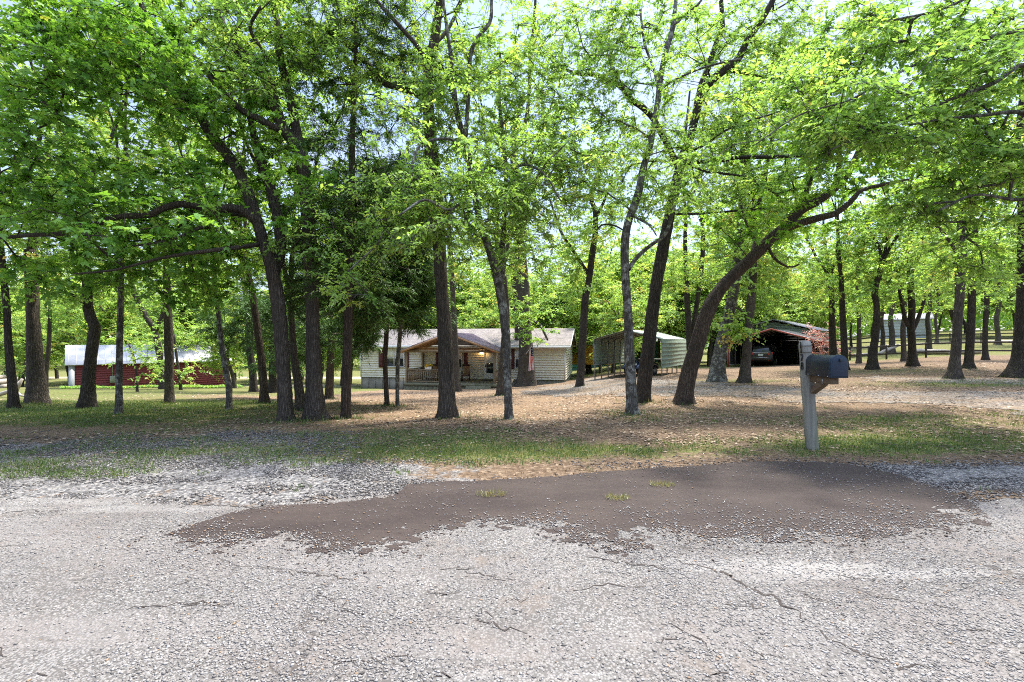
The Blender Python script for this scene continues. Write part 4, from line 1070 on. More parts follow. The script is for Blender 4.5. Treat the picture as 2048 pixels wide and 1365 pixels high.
gable_building('yellow_shed', 'small ochre walled shed with white roof behind the house corner', 'shed', (p[0] - .8, p[1], -1.15), radians(-14), 3.4, 4.2, 2.3, .95, M['yellow'], M['whitemetal'], 0.25, .6, ribs=8)
p = at(1128, 680, 62)
gable_building('teal_barn', 'teal barn with pale metal roof far behind the house', 'barn', (p[0], p[1], -1.9), radians(-16), 8., 12.5, 3.3, 1.5, M['teal'], M['whitemetal'], -.6, .4, ribs=20)
bt = gable_building('metal_barn', 'pale green gabled metal barn directly behind the red trimmed carport', 'barn', (28., 42., -.55), radians(47), 7., 9., 3.05, 1.0, M['greenmetal'], M['whitemetal'], -.5, .3, ribs=14)
p = at(1757, 680, 76)
gable_building('pale_building', 'large pale grey metal building beyond the right hand fences', 'building', (p[0], p[1], 1.4), radians(-38), 6., 6.6, 3.6, 1.0, M['pale'], M['whitemetal'], -1.5, .5, ribs=12)

# ------------------------------------------------------------------ yard clutter
p = ground_px(1312, 731)
p = np.array([(1308 - CX) / F * 33.5, 33.5]); pz_ = float(gz(*p))
tb = thing('wooden_table', 'grey plank table standing behind the pale green carport', 'table', (p[0], p[1], pz_), radians(-20))
b = MB()
for k in range(5): b.box(-1.1, 1.1, -.36 + k * .15, -.36 + k * .15 + .14, .84, .88)
b.build('top', M['greywood'], tb)
for x in (-.95, 0, .95):
    for y in (-.28, .3):
        b = MB(); b.box(x - .04, x + .04, y - .04, y + .04, -.1, .84); b.build('leg', M['greywood'], tb)
p = ground_px(1168, 750)
bk = thing('bucket', 'grey metal bucket on the grass beside the house', 'bucket', p)
b = MB(); b.tube([(0, 0, 0), (0, 0, .02), (0, 0, .4), (0, 0, .42)], [.14, .15, .19, .2], 16); b.build('body', M['galv'], bk, True)
b = MB(); b.tube([(.19 * np.cos(a), 0, .4 + .16 * np.sin(a)) for a in np.linspace(0, pi, 10)], .008, 5); b.build('handle', M['galv'], bk)

def log(name, label, cat, pts, r, group=None, par=None):
    c = np.array(pts[0], float); P0 = np.array(pts, float)
    t_ = np.linspace(0, len(P0) - 1, 14); Q = np.stack([np.interp(t_, np.arange(len(P0)), P0[:, k]) for k in range(3)], 1)
    Q = Q + rng.normal(size=Q.shape) * r * .12
    rr = np.interp(t_, np.arange(len(P0)), r) if np.ndim(r) else r * np.linspace(1, .75, 14)
    b = MB(); b.tube(Q - c, rr, 9); o = b.build(name, M['log'], par, True)
    o.location = c
    if label: tag(o, label, cat, group)
    return o
def gp(px, d, up): 
    x = (px - CX) / F * d; return (x, d, float(gz(x, d)) + up)
log('fallen_log', 'long grey fallen log lying behind the dark rail fence', 'log', [gp(1826, 41, .3), gp(1880, 40, .25), (*gp(1962, 38, .22),)], .25, 'fallen logs behind the fence')
log('fallen_log', 'bleached crooked log with raised end behind the fence posts', 'log', [gp(1702, 43, .15), gp(1760, 43, .18), gp(1796, 43.4, .8)], .17, 'fallen logs behind the fence')
lp = np.array([(-6 - CX) / F * 42, 42.]); lz = float(gz(*lp))
pile = thing('log_pile', 'stacked cut logs at the far left edge of the yard', 'log pile', (lp[0], lp[1], lz), radians(25))
for k, (x, z) in enumerate(((-.6, .2), (-.1, .2), (.4, .2), (.9, .2), (-.35, .58), (.15, .6), (.65, .58), (-.1, .95))):
    b = MB(); b.tube([(x, -1.4, z), (x + .03, -.4, z + .02), (x, 1.3, z)], .21, 10); b.build('log', M['log'], pile, True)
p = ground_px(14, 796)
br = thing('fallen_branch', 'dark broken branch lying on the grass at the left edge', 'branch', p)
b = MB(); b.tube([(-1.2, .1, .05), (-.4, 0, .12), (.3, .1, .35), (.55, .1, .8)], [.05, .09, .1, .05], 7); b.tube([(.2, .1, .3), (.6, 0, .1), (1.1, -.1, .03)], [.07, .05, .03], 6); b.tube([(-.3, 0, .12), (.0, .3, .4), (.1, .4, .7)], [.05, .035, .02], 6); b.build('limbs', M['log'], br, True)

# rail fences on the right
def fence(label, posts, zt, rails, hpost, pr_=.07, mat=M['darkwood']):
    """posts: (px, d); rails: heights above ground"""
    P0 = np.array([gp(px, d, 0.) for px, d in posts]); o = P0[0]
    t = thing('rail_fence', label, 'fence', o)
    for p in P0:
        b = MB(); q = p - o; b.tube([(q[0], q[1], q[2] - .3), (q[0], q[1], q[2] + hpost * .5), (q[0], q[1], q[2] + hpost)], pr_, 8); b.build('post', mat, t)
    for h in rails:
        b = MB()
        for p, q in zip(P0[:-1] - o, P0[1:] - o): b.bar(p + (0, -.08, h), q + (0, -.08, h), .04, .13)
        b.build('rail', mat, t)
    return t
fence('dark brown rail fence crossing behind the right hand trees', [(1560, 45), (1630, 42.5), (1700, 40.), (1737, 39.), (1773, 38.), (1852, 36.), (1940, 34.8), (2026, 33.6), (2110, 32.5), (2200, 31.5)], 0, (1.08, .45), 1.2)
fence('second dark rail fence further back on the right slope', [(1640, 62), (1700, 60), (1762, 58), (1830, 56), (1900, 54.), (1962, 52.5), (2030, 51), (2110, 50)], 0, (1.1, .55), 1.25, .06)

# overhead wire
A_, B_ = at(800, 655, 36.), at(386, 0, 9.)
dv = (B_ - A_) / np.linalg.norm(B_ - A_); pts = []
for t in np.linspace(0, 62, 40): pts.append(A_ + dv * t)
b = MB(); b.tube(np.array(pts) - A_, .011, 5)
o = b.build('overhead_wire', M['wire']); o.location = A_; tag(o, 'thin dark overhead wire slanting from the house up across the left trees', 'wire')

# ------------------------------------------------------------------ mailbox
px0, py0 = 4.03, 6.11
mail = thing('mailbox', 'blue black dome topped mailbox on a leaning grey post numbered 1178', 'mailbox', (px0, py0, 0))
lean = -.1 / 1.45
b = MB(); a_ = .061; nseg = 24
rings = []
for k in range(nseg + 1):
    z = -.25 + 1.70 * k / nseg; s = a_ * (1. + .035 * np.sin(z * 9) + .02 * rng.standard_normal()); cx_ = lean * z
    if k == nseg: s *= .86
    c = .012
    rings.append([(cx_ - s + c, -s, z), (cx_ + s - c, -s, z), (cx_ + s, -s + c, z), (cx_ + s, s - c, z), (cx_ + s - c, s, z), (cx_ - s + c, s, z), (cx_ - s, s - c, z), (cx_ - s, -s + c, z)])
V_ = np.array(rings).reshape(-1, 3); q = [[k * 8 + j, k * 8 + (j + 1) % 8, (k + 1) * 8 + (j + 1) % 8, (k + 1) * 8 + j] for k in range(nseg) for j in range(8)]
V_ = np.vstack([V_, (lean * 1.455, 0, 1.457)]); b.add(V_, q, [[nseg * 8 + j, nseg * 8 + (j + 1) % 8, len(V_) - 1] for j in range(8)])
post_o = b.build('post', M['greywood'], mail)
for z in (1.385, 1.30):
    b = MB(); e = .0655; b.tube([(lean * z - e, -e, z), (lean * z + e, -e, z + .004), (lean * z + e, e, z + .002), (lean * z - e, e, z), (lean * z - e, -e, z)], .0035, 5); b.build('wire_band', M['wire'], post_o)
# numerals on the face turned to -x
def stroke(mb, pts, zc, w=.021, closed=False):
    P0 = [np.array((0, -y, z)) for y, z in pts]
    if closed: P0.append(P0[0])
    for p, q in zip(P0[:-1], P0[1:]):
        off = np.array((lean * zc - .067, 0, zc)); mb.bar(p + off, q + off, w, .003, (1, 0, 0))
b = MB()
one = [(-.012, .028), (0, .037), (0, -.037)]
stroke(b, one, 1.40); stroke(b, one, 1.325)
stroke(b, [(-.024, .04), (.024, .04), (-.004, -.042)], 1.225)
e8 = lambda cz, rx, rz: [(rx * np.cos(a), cz + rz * np.sin(a)) for a in np.linspace(0, 2 * pi, 13)[:-1]]
stroke(b, e8(.021, .018, .021), 1.12, .018, True); stroke(b, e8(-.024, .022, .024), 1.12, .018, True)
for v_ in range(len(b.V)): b.V[v_] = b.V[v_] + np.array([0, -.012, 0])
b.build('numerals', M['ink'], post_o)
# box: axis along y, door at the road end
bx0, bx1, by0, by1, bz0 = 3.905 - px0, 4.115 - px0, 5.60 - py0, 6.075 - py0, 1.0
wv = (bx1 - bx0) / 2; cxm = (bx0 + bx1) / 2; hs_ = .17
prof = [(cxm - wv, bz0), (cxm + wv, bz0), (cxm + wv, bz0 + hs_)] + [(cxm + wv * np.cos(a), bz0 + hs_ + wv * np.sin(a)) for a in np.linspace(0, pi, 17)[1:-1]] + [(cxm - wv, bz0 + hs_)]
b = MB(); b.prism([(x, by0, z) for x, z in prof], (0, by1 - by0, 0)); box_o = b.build('box', M['boxblue'], mail, bevel=.003)
def scale_prof(k, dz=0): return [(cxm + (x - cxm) * k, bz0 + .11 + (z - bz0 - .11) * k + dz) for x, z in prof]
b = MB(); b.prism([(x, by0 - .03, z) for x, z in scale_prof(1.035)], (0, .045, 0)); b.prism([(x, by0 - .036, z) for x, z in scale_prof(.9)], (0, .01, 0))
door_o = b.build('door', M['doorblue'], mail, bevel=.004)
b = MB(); b.box(cxm - .012, cxm + .012, by0 - .06, by0 - .03, bz0 + .2, bz0 + .235); b.build('latch', M['boxblue'], door_o, bevel=.004)
b = MB(); b.prism([(x, by1 - .02, z) for x, z in scale_prof(1.025)], (0, .022, 0)); b.build('back_rim', M['boxblue'], box_o)
b = MB()
for y in (by0 + .03, by0 + .4, by0 + .2): b.tube([(bx0 - .006, y, bz0 + .012), (bx0 + .004, y, bz0 + .012)], .006, 6)
b.build('rivets', M['chrome'], box_o)
b = MB(); b.box(cxm - .05, cxm + .05, by0 + .05, by1 + .02, bz0 - .09, bz0 - .002); arm = b.build('arm', M['bracket'], mail, bevel=.008)
b = MB(); b.bar((cxm, by0 + .24, bz0 - .075), (cxm + .0, by1 + .05, bz0 - .25), .085, .08, (0, 1, 0)); b.build('brace', M['bracket'], arm, bevel=.006)
b = MB(); b.bar((bx0 + .05, by0 + .2, bz0 - .1), (bx0 + .053, by0 + .2, bz0 - .01), .012, .004, (0, 1, 0)); b.build('clip', M['chrome'], arm)
# ------------------------------------------------------------------ tree machinery
LEAF_STOPS = [(0, (.09, .2, .045)), (.3, (.19, .35, .075)), (.6, (.3, .48, .1)), (.85, (.42, .56, .12)), (.965, (.52, .56, .12)), (1, (.55, .42, .13))]
LEAF = leaf_mat('green_leaves', LEAF_STOPS, .52, (1.2, 1.15, .7), .025)
OAK = leaf_mat('oak_leaves', [(0, (.08, .2, .036)), (.4, (.18, .37, .056)), (.75, (.3, .49, .075)), (.95, (.46, .53, .09)), (1, (.54, .42, .11))], .48, (1.25, 1.2, .55), .025)
CEDAR = leaf_mat('cedar_needles', [(0, (.035, .08, .02)), (.5, (.075, .155, .034)), (.9, (.12, .22, .05)), (1, (.14, .16, .05))], .18, (1.1, 1.1, .6), .03)
PINK = leaf_mat('pink_leaves', [(0, (.5, .2, .17)), (.5, (.62, .36, .3)), (1, (.55, .5, .3))], .4, (1.2, .9, .8), .04)
BARK = dict(
    brown=bark_mat('brown_ridged_bark', (.04, .032, .025), (.17, .138, .108), (.17, .16, .13), .6),
    grey=bark_mat('grey_lichen_bark', (.045, .039, .033), (.22, .2, .17), (.38, .38, .33), .5),
    dark=bark_mat('dark_bark', (.024, .019, .015), (.115, .093, .073), (.17, .16, .12), .64),
    red=bark_mat('reddish_bark', (.038, .027, .02), (.16, .118, .088), (.15, .135, .1), .6),
)

def smooth_path(P, R, step):
    P = np.asarray(P, float); R = np.asarray(R, float)
    s = np.concatenate([[0], np.cumsum(np.linalg.norm(np.diff(P, axis=0), axis=1))])
    n = max(3, int(s[-1] / step) + 1); t = np.linspace(0, s[-1], n)
    if len(P) < 3:
        return np.stack([np.interp(t, s, P[:, k]) for k in range(3)], 1), np.interp(t, s, R)
    m = np.zeros_like(P)                                            # cardinal spline tangents
    m[1:-1] = (P[2:] - P[:-2]) / (s[2:] - s[:-2])[:, None]
    m[0] = (P[1] - P[0]) / (s[1] - s[0]); m[-1] = (P[-1] - P[-2]) / (s[-1] - s[-2])
    k = np.clip(np.searchsorted(s, t, side='right') - 1, 0, len(P) - 2)
    h = (s[k + 1] - s[k])[:, None]; x = ((t - s[k])[:, None]) / h
    Q = (2 * x**3 - 3 * x**2 + 1) * P[k] + (x**3 - 2 * x**2 + x) * h * m[k] + (-2 * x**3 + 3 * x**2) * P[k + 1] + (x**3 - x**2) * h * m[k + 1]
    return Q, np.interp(t, s, R)

def limb_mesh(mb, Q, R, n, flare=False, rough=.06):
    m = len(Q); th = np.arange(n) * 2 * pi / n
    ph = rng.random(4) * 6.28
    s = np.arange(m)[:, None] * 1.
    lob = 1 + rough * (np.sin(2 * th[None] + ph[0] + s * .21) + .8 * np.sin(3 * th[None] + ph[1] - s * .13) + .5 * np.sin(5 * th[None] + ph[2] + s * .3)) + rough * .5 * rng.standard_normal((m, n))
    rr = R[:, None] * lob
    if flare:
        h = Q[:, 2] - Q[0, 2]
        f = .42 * np.exp(-np.clip(h - .06, 0, 9) / (R[0] * .9))[:, None]
        rr = rr * (1 + f * (1 + .75 * np.sin(4 * th[None] + ph[3]) + .3 * np.sin(7 * th[None] + ph[0])))
    V, q = tube_arrays(Q, rr, n)
    tip = [[(m - 1) * n + j, (m - 1) * n + (j + 1) % n, m * n] for j in range(n)]
    mb.add(np.vstack([V, Q[-1:] + (Q[-1:] - Q[-2:-1]) * .3]), q, tip)

def prisms(mb, A, B, ra, rb, n=4):
    if len(A) == 0: return
    d = B - A; d /= np.linalg.norm(d, axis=1)[:, None] + 1e-9
    ref = np.where(np.abs(d[:, 2:3]) > .9, np.array([[1., 0, 0]]), np.array([[0, 0, 1.]]))
    s = np.cross(d, ref); s /= np.linalg.norm(s, axis=1)[:, None] + 1e-9; b = np.cross(s, d)
    th = np.arange(n) * 2 * pi / n
    ring = np.cos(th)[None, :, None] * s[:, None] + np.sin(th)[None, :, None] * b[:, None]
    V = np.concatenate([A[:, None] + ring * np.asarray(ra)[:, None, None], B[:, None] + ring * np.asarray(rb)[:, None, None]], 1).reshape(-1, 3)
    k = np.arange(n); k2 = (k + 1) % n
    q = np.stack([k, k2, n + k2, n + k], -1)[None] + (np.arange(len(A)) * 2 * n)[:, None, None]
    mb.add(V, q.reshape(-1, 4))

class Tree:
    def __init__(self, base):
        self.base = np.asarray(base, float); self.mb = MB(); self.nodes = []; self.par = []; self.minr = []; self.leaf = []
        self.limbs = []
    def limb(self, P, R, n=10, flare=False, step=.14, grow=True):
        Q, R = smooth_path(P, R, step)
        limb_mesh(self.mb, Q - self.base, R, n, flare)
        self.limbs.append((Q, R))
        if grow:
            for q, r in zip(Q[::2], R[::2]): self.nodes.append(q); self.par.append(-1); self.minr.append(r)
        return Q, R
    def extend(self, htot, nb=3, spread=.55):
        """carry the trunk on above its traced end"""
        Q, R = self.limbs[0]
        p, r = Q[-1], R[-1]; d = Q[-1] - Q[-4]; d /= np.linalg.norm(d)
        top = self.base[2] + htot
        if p[2] > top - 1: return
        for k in range(nb):
            a = rng.random() * 2 * pi; dir_ = d * .5 + np.array([np.cos(a) * spread, np.sin(a) * spread, .85]); dir_ /= np.linalg.norm(dir_)
            L_ = (top - p[2]) * (.65 + .4 * rng.random()); pts = [p - d * .15]; c = p.copy(); dd = d * .6 + dir_ * .4
            for j in range(6):
                dd = dd * .7 + dir_ * .35 + rng.normal(size=3) * .13; dd /= np.linalg.norm(dd); c = c + dd * L_ / 6; pts.append(c.copy())
            self.limb(pts, np.linspace(r * .8, r * .25, len(pts)), 7, False, .3)
    def targets_auto(self, n, R, zmin, zbias=.0, ylow=None, gap=.42, seed=0, flat=.7, sky=True, amin=.35):
        pts = np.concatenate([np.c_[Q, np.full(len(Q), k)] for k, (Q, r) in enumerate(self.limbs)])[:, :3]
        pts = pts[pts[:, 2] > zmin - R * .5]
        if len(pts) == 0: return np.zeros((0, 3))
        m = n * 8
        c = pts[rng.integers(0, len(pts), m)]
        o = rng.normal(size=(m, 3)); o /= np.linalg.norm(o, axis=1)[:, None]; o *= (amin + (1 - amin) * rng.random((m, 1)) ** .6) * R; o[:, 2] *= flat; o[:, 2] += .12 * R
        T = c + o
        ok = T[:, 2] > zmin
        if ylow is not None:
            py = CY + F * (H - T[:, 2]) / np.maximum(T[:, 1], 1.5); ok &= py < ylow + 40 * (rng.random(m) - .5)
        ok &= T[:, 1] > 2.2
        if self.base[1] < 16: ok &= (CY + F * (H - T[:, 2]) / np.maximum(T[:, 1], 1.5) > -60) | (rng.random(m) < .3)
        nv = fbm(T[:, 0] * .75 + seed + 100, T[:, 1] * .75 + T[:, 2] * .9 + 200 + seed, 13, 3)
        ok &= nv > gap
        return T[ok][:n]
    def grow(self, T, k_r=.0045, exp=.52, step=.32, droop=.0):
        """join the targets to the skeleton, nearest first; returns tip positions and directions"""
        if len(T) == 0: return np.zeros((0, 3)), np.zeros((0, 3))
        N0 = len(self.nodes)
        cap = N0 + len(T) * 14 + 10
        P = np.zeros((cap, 3)); P[:N0] = np.array(self.nodes); par = np.full(cap, -1); n = N0
        d0 = np.array([((P[:N0] - t) ** 2).sum(1).min() for t in T]); T = T[np.argsort(d0)]
        tips, dirs = [], []
        cap_z = 1.
        for t in T:
            dv = P[:n] - t
            dist = (dv ** 2).sum(1) + .8 * np.clip(dv[:, 2], 0, None) ** 2      # branches rise outward rather than fall
            j = int(dist.argmin()); a = P[j]; L_ = sqrt(((t - a) ** 2).sum())
            m = max(1, min(12, int(L_ / step)))
            mid = (a + t) / 2 + np.array([0, 0, .10 * L_]) + rng.normal(size=3) * .09 * L_
            prev = j
            for k in range(1, m + 1):
                x = k / m; q = (1 - x) ** 2 * a + 2 * x * (1 - x) * mid + x * x * t
                if k < m: q = q + rng.normal(size=3) * .025
                P[n] = q; par[n] = prev; prev = n; n += 1
            v = P[n - 1] - P[par[n - 1]]
            tips.append(P[n - 1]); dirs.append(v / (np.linalg.norm(v) + 1e-9))
        cnt = np.zeros(n); 
        tipi = set()
        has = np.zeros(n, bool); has[par[N0:n][par[N0:n] >= 0]] = True
        cnt[N0:n] = np.where(has[N0:n], 0., 1.)
        for k in range(n - 1, N0 - 1, -1):
            cnt[par[k]] += cnt[k]
        r = k_r * np.maximum(cnt, 1) ** exp
        mr = np.array(self.minr); r[:N0] = np.maximum(mr * .6, .004)
        k = np.arange(N0, n); pa = par[k]
        ra = np.minimum(r[pa], r[k] * 1.35); 
        big = r[k] > .012
        for sel, ns in ((big, 6), (~big, 3)):
            prisms(self.mb, P[pa[sel]] - self.base, P[k[sel]] - self.base, ra[sel], r[k[sel]], ns)
        return np.array(tips), np.array(dirs)

def spray(tips, dirs, ntw, nl, tl, L, W, droop=.25, vmean=.45, vsd=.2, hang=0., flat=.35, size_sd=.22, lobes=1):
    """leafy twigs at each tip: returns leaf quads, values and twig ends"""
    m = len(tips)
    if m == 0: return np.zeros((0, 3)), np.zeros((0,)), np.zeros((0, 3)), np.zeros((0, 3))
    T = np.repeat(tips, ntw, 0); D = np.repeat(dirs, ntw, 0)
    D = D * .55 + rng.normal(size=D.shape) * (.75, .75, flat) ; D[:, 2] -= hang; D /= np.linalg.norm(D, axis=1)[:, None] + 1e-9
    T = T - D * (.25 * tl * rng.random((len(T), 1)))
    Lt = tl * (.55 + .8 * rng.random(len(T)))
    tv = np.repeat(rng.normal(size=m) * vsd * .7, ntw) + rng.normal(size=len(T)) * vsd * .45
    s = (np.arange(nl)[None] + .5 + .5 * (rng.random((len(T), nl)) - .5)) / nl
    sag = np.zeros((len(T), nl, 3)); sag[..., 2] = -droop * .6 * (s ** 2) * Lt[:, None]
    P = T[:, None] + D[:, None] * (s * Lt[:, None])[..., None] + sag
    up = np.array([0, 0, 1.]) + rng.normal(size=(len(T), 3)) * .3
    side = np.cross(D, up); side /= np.linalg.norm(side, axis=1)[:, None] + 1e-9
    sg = np.where(np.arange(nl) % 2 == 0, 1., -1.)[None, :, None]
    ld = D[:, None] * (.35 + .3 * rng.random((len(T), nl, 1))) + side[:, None] * sg * (.8 + .2 * rng.random((len(T), nl, 1))) + rng.normal(size=P.shape) * .33
    ld[..., 2] -= droop
    ld /= np.linalg.norm(ld, axis=2)[..., None]
    nrm = np.array([0, 0, 1.]) + rng.normal(size=P.shape) * .55
    ls = np.cross(ld, nrm); ls /= np.linalg.norm(ls, axis=2)[..., None] + 1e-9
    k = np.clip(1 + size_sd * rng.standard_normal((len(T), nl, 1)), .45, 1.7)
    fold = np.cross(ls, ld) * (.12 * W)
    a = P; c = P + ld * L * k; c[..., 2] -= .12 * L
    b = P + ld * L * k * .45 + ls * W * k / 2 + fold; d = P + ld * L * k * .45 - ls * W * k / 2 + fold
    v = np.clip(vmean + tv[:, None] + rng.normal(size=(len(T), nl)) * vsd * .5, 0, 1)
    if lobes == 1: Q = np.stack([a, b, c, d], 2).reshape(-1, 3); v = v.ravel()
    else:                                                       # lobed leaf: three pointed lobes fanning from the stalk
        qs = []
        for an, kl in ((0., 1.), (.85, .74), (-.85, .74)):
            e = ld * cos(an) + ls * sin(an); f_ = ls * cos(an) - ld * sin(an)
            tip = a + e * L * k * kl; tip[..., 2] -= .14 * L
            m_ = a + e * L * k * kl * .52
            qs.append(np.stack([a, m_ + f_ * W * k * .3, tip, m_ - f_ * W * k * .3], 2))
        Q = np.stack(qs, 2).reshape(-1, 3); v = np.repeat(v.ravel(), 3)
    return Q, v, T, T + D * Lt[:, None] + np.array([0, 0, -1.])[None] * (droop * .6 * Lt)[:, None]

def leaf_obj(name, parts, mat, parent, origin):
    Q = np.vstack([p[0] for p in parts]) - origin; v = np.concatenate([p[1] for p in parts])
    n = len(v)
    me = mk_mesh(name, Q, [np.arange(4 * n).reshape(n, 4)], False, {'v': v})
    return link(name, me, mat, parent)

SP = dict(   # ntw twigs per tip, nl leaves per twig, twig length, leaf length, leaf width
    elm=dict(ntw=5, nl=13, tl=.5, L=.074, W=.037, droop=.32, vmean=.5, vsd=.17),
    oak=dict(ntw=4, nl=8, tl=.46, L=.095, W=.07, lobes=3, droop=.25, vmean=.42, vsd=.17),
    maple=dict(ntw=4, nl=8, tl=.48, L=.078, W=.068, lobes=3, droop=.3, vmean=.4, vsd=.2),
    mid=dict(ntw=5, nl=9, tl=.62, L=.14, W=.08, droop=.3, vmean=.55, vsd=.19),
    cedar=dict(ntw=8, nl=20, tl=.42, L=.105, W=.013, droop=.3, vmean=.42, vsd=.2, hang=.12),
)
def leafit(T, sp, droop=0., k_r=.006, **kw):
    tips, dirs = T_grow = TREE.grow(T, k_r=k_r)
    p = dict(SP[sp]); p.update(kw)
    Q, v, a, b = spray(tips, dirs, **p)
    if len(a): prisms(TREE.mb, a - TREE.base, b - TREE.base, np.full(len(a), .0045 if sp != 'mid' else .006), np.full(len(a), .0018), 3)
    return Q, v

def blobT(px, py, d, rx, ry, rd, n):
    """targets filling an ellipsoid seen at photo pixel (px,py): rx, ry in photo pixels, rd in metres"""
    o = rng.normal(size=(n, 3)); o /= np.linalg.norm(o, axis=1)[:, None]; o *= rng.random((n, 1)) ** (1 / 3)
    dd = d + o[:, 1] * rd
    return np.stack([(px + o[:, 0] * rx - CX) / F * dd, dd, H + (CY - py - o[:, 2] * ry) / F * dd], 1)

ALL = {}
def tree(name, label, base, trace, limbs=(), bark='brown', sp='elm', n=200, R=1.6, zl=2.6, ylow=640, d=None, htot=None, ext=3, blobs=(), group=None, seed=0, lkw=None, sides=14, gap=.42, flat=.7, mat=None, cat='tree', amin=.35):
    global TREE
    b = ground_px(base[0], base[1]) if d is None else np.array([(base[0] - CX) / F * d, d, float(gz((base[0] - CX) / F * d, d))])
    d = b[1]
    TREE = Tree(b)
    pts = [(b[0], b[1], b[2] - .12)] + [at(t_[0], t_[1], d + (t_[3] if len(t_) > 3 else 0.)) for t_ in trace]
    rad = [base[2] / 2 * d / F] + [t_[2] / 2 * d / F for t_ in trace]
    TREE.limb(pts, rad, sides, True, .12 if d < 15 else .2)
    for l in limbs:
        ps = [at(t_[0], t_[1], d + (t_[3] if len(t_) > 3 else 0.)) for t_ in l]; rs = [t_[2] / 2 * d / F for t_ in l]
        TREE.limb(ps, rs, 9 if d < 15 else 7, False, .13 if d < 15 else .22)
    if htot: TREE.extend(htot, ext)
    T = TREE.targets_auto(n, R, b[2] + zl, ylow=ylow, seed=seed + len(ALL) * 3.7, gap=gap, flat=flat, amin=amin)
    if blobs:
        T = np.vstack([T] + [blobT(*bb) for bb in blobs])
    Q, v = leafit(T, sp, **(lkw or {}))
    root = thing(name, label, cat, b, 0, group)
    TREE.mb.build('trunk', BARK[bark], root, True)
    leaf_obj('crown', [(Q, v)], mat or {'oak': OAK, 'maple': OAK, 'cedar': CEDAR}.get(sp, LEAF), root, b)
    ALL[label] = len(v)
    return root
# ------------------------------------------------------------------ the front row
tree('oak_tree', 'dark forked trunk leaning left with long level limbs, leftmost of the front row', (573, 842, 30),
     [(566, 720, 25), (558, 620, 25), (545, 545, 26), (528, 490, 23), (516, 450, 21), (500, 400, 22), (480, 350, 20), (455, 310, 20, .2), (420, 266, 20, .3), (386, 205, 18, .3), (350, 150, 15, .2), (310, 80, 12), (280, 0, 9), (260, -80, 6)],
     [[(548, 545, 24, .15), (560, 500, 25, .35), (558, 450, 24, .45), (546, 395, 23, .5), (532, 350, 20, .5), (515, 300, 16, .5), (500, 230, 12, .5), (490, 150, 9, .5), (470, 60, 7, .5)],
      [(518, 448, 20), (503, 434, 19, -.1), (480, 418, 17, -.2), (450, 417, 15, -.3), (415, 418, 14, -.4), (385, 410, 13, -.5), (356, 409, 12, -.6), (326, 417, 12, -.6), (300, 430, 11, -.6), (239, 434, 11, -.6), (190, 450, 10, -.6), (137, 466, 9, -.7), (60, 471, 7, -.7), (-40, 480, 5, -.7)],
      [(500, 430, 11), (460, 428, 9, .2), (423, 430, 9, .3), (385, 432, 9, .3), (364, 450, 8, .3), (345, 468, 6, .3), (300, 490, 4, .3)],
      [(522, 488, 9), (495, 493, 8, -.4), (467, 496, 8, -.7), (403, 504, 7, -1.), (351, 511, 6, -1.2), (300, 522, 5, -1.2), (230, 540, 4, -1.3), (150, 548, 3, -1.3)],
      [(430, 448, 5, -.3), (402, 455, 6, -.4), (351, 478, 5, -.6), (300, 488, 4, -.7), (200, 500, 3, -.8)]],
     'brown', 'oak', 270, 1.8, 2.9, 560, blobs=((170, 420, 9, 190, 70, .9, 30), (330, 500, 8.6, 170, 50, .8, 34), (120, 540, 8.5, 180, 45, .8, 30), (420, 570, 9.5, 120, 45, .8, 26)))
tree('oak_tree', 'thick dark trunk with flared grey foot and big limbs spreading high left', (632, 840, 40),
     [(629, 780, 31), (627, 700, 28), (625, 620, 27), (622, 550, 27), (617, 450, 25), (612, 380, 27), (603, 320, 26), (590, 288, 25), (566, 256, 23), (548, 205, 22), (533, 154, 21), (506, 126, 20), (480, 105, 18), (458, 82, 16), (445, 50, 14), (438, 30, 13), (427, -10, 11), (415, -90, 8)],
     [[(598, 300, 22), (593, 262, 20, .2), (585, 225, 19, .3), (578, 191, 17, .3), (568, 150, 16, .3), (560, 113, 15, .3), (558, 68, 13, .3), (548, 15, 11, .3), (540, -70, 8, .3)],
      [(570, 262, 16), (545, 254, 14, -.2), (520, 240, 13, -.3), (485, 222, 13, -.4), (455, 195, 12, -.4), (427, 164, 10, -.4), (400, 125, 8, -.4), (370, 100, 6, -.4)],
      [(440, 40, 10), (420, 35, 9), (400, 36, 9), (385, 50, 8), (372, 65, 7), (350, 60, 5)],
      [(506, 126, 8), (530, 108, 8, -.4), (500, 60, 6, -.6), (520, 15, 5, -.8)]],
     'brown', 'elm', 300, 1.7, 3., 560)
tree('cedar_tree', 'tall straight cedar with dark green drooping foliage beside the thick flared trunk', (692, 837, 19),
     [(693, 760, 18), (695, 680, 17), (697, 600, 16), (700, 500, 15), (703, 400, 13), (704, 330, 12), (706, 250, 10), (710, 150, 8), (712, 60, 6), (712, -30, 4)], (),
     'red', 'cedar', 230, 1.25, 2.4, 640, flat=.5, gap=.36, blobs=((690, 420, 9.9, 55, 90, .6, 40), (650, 540, 10.2, 80, 60, .5, 40), (730, 600, 10.1, 60, 50, .5, 32), (600, 590, 10.6, 60, 50, .5, 26)))
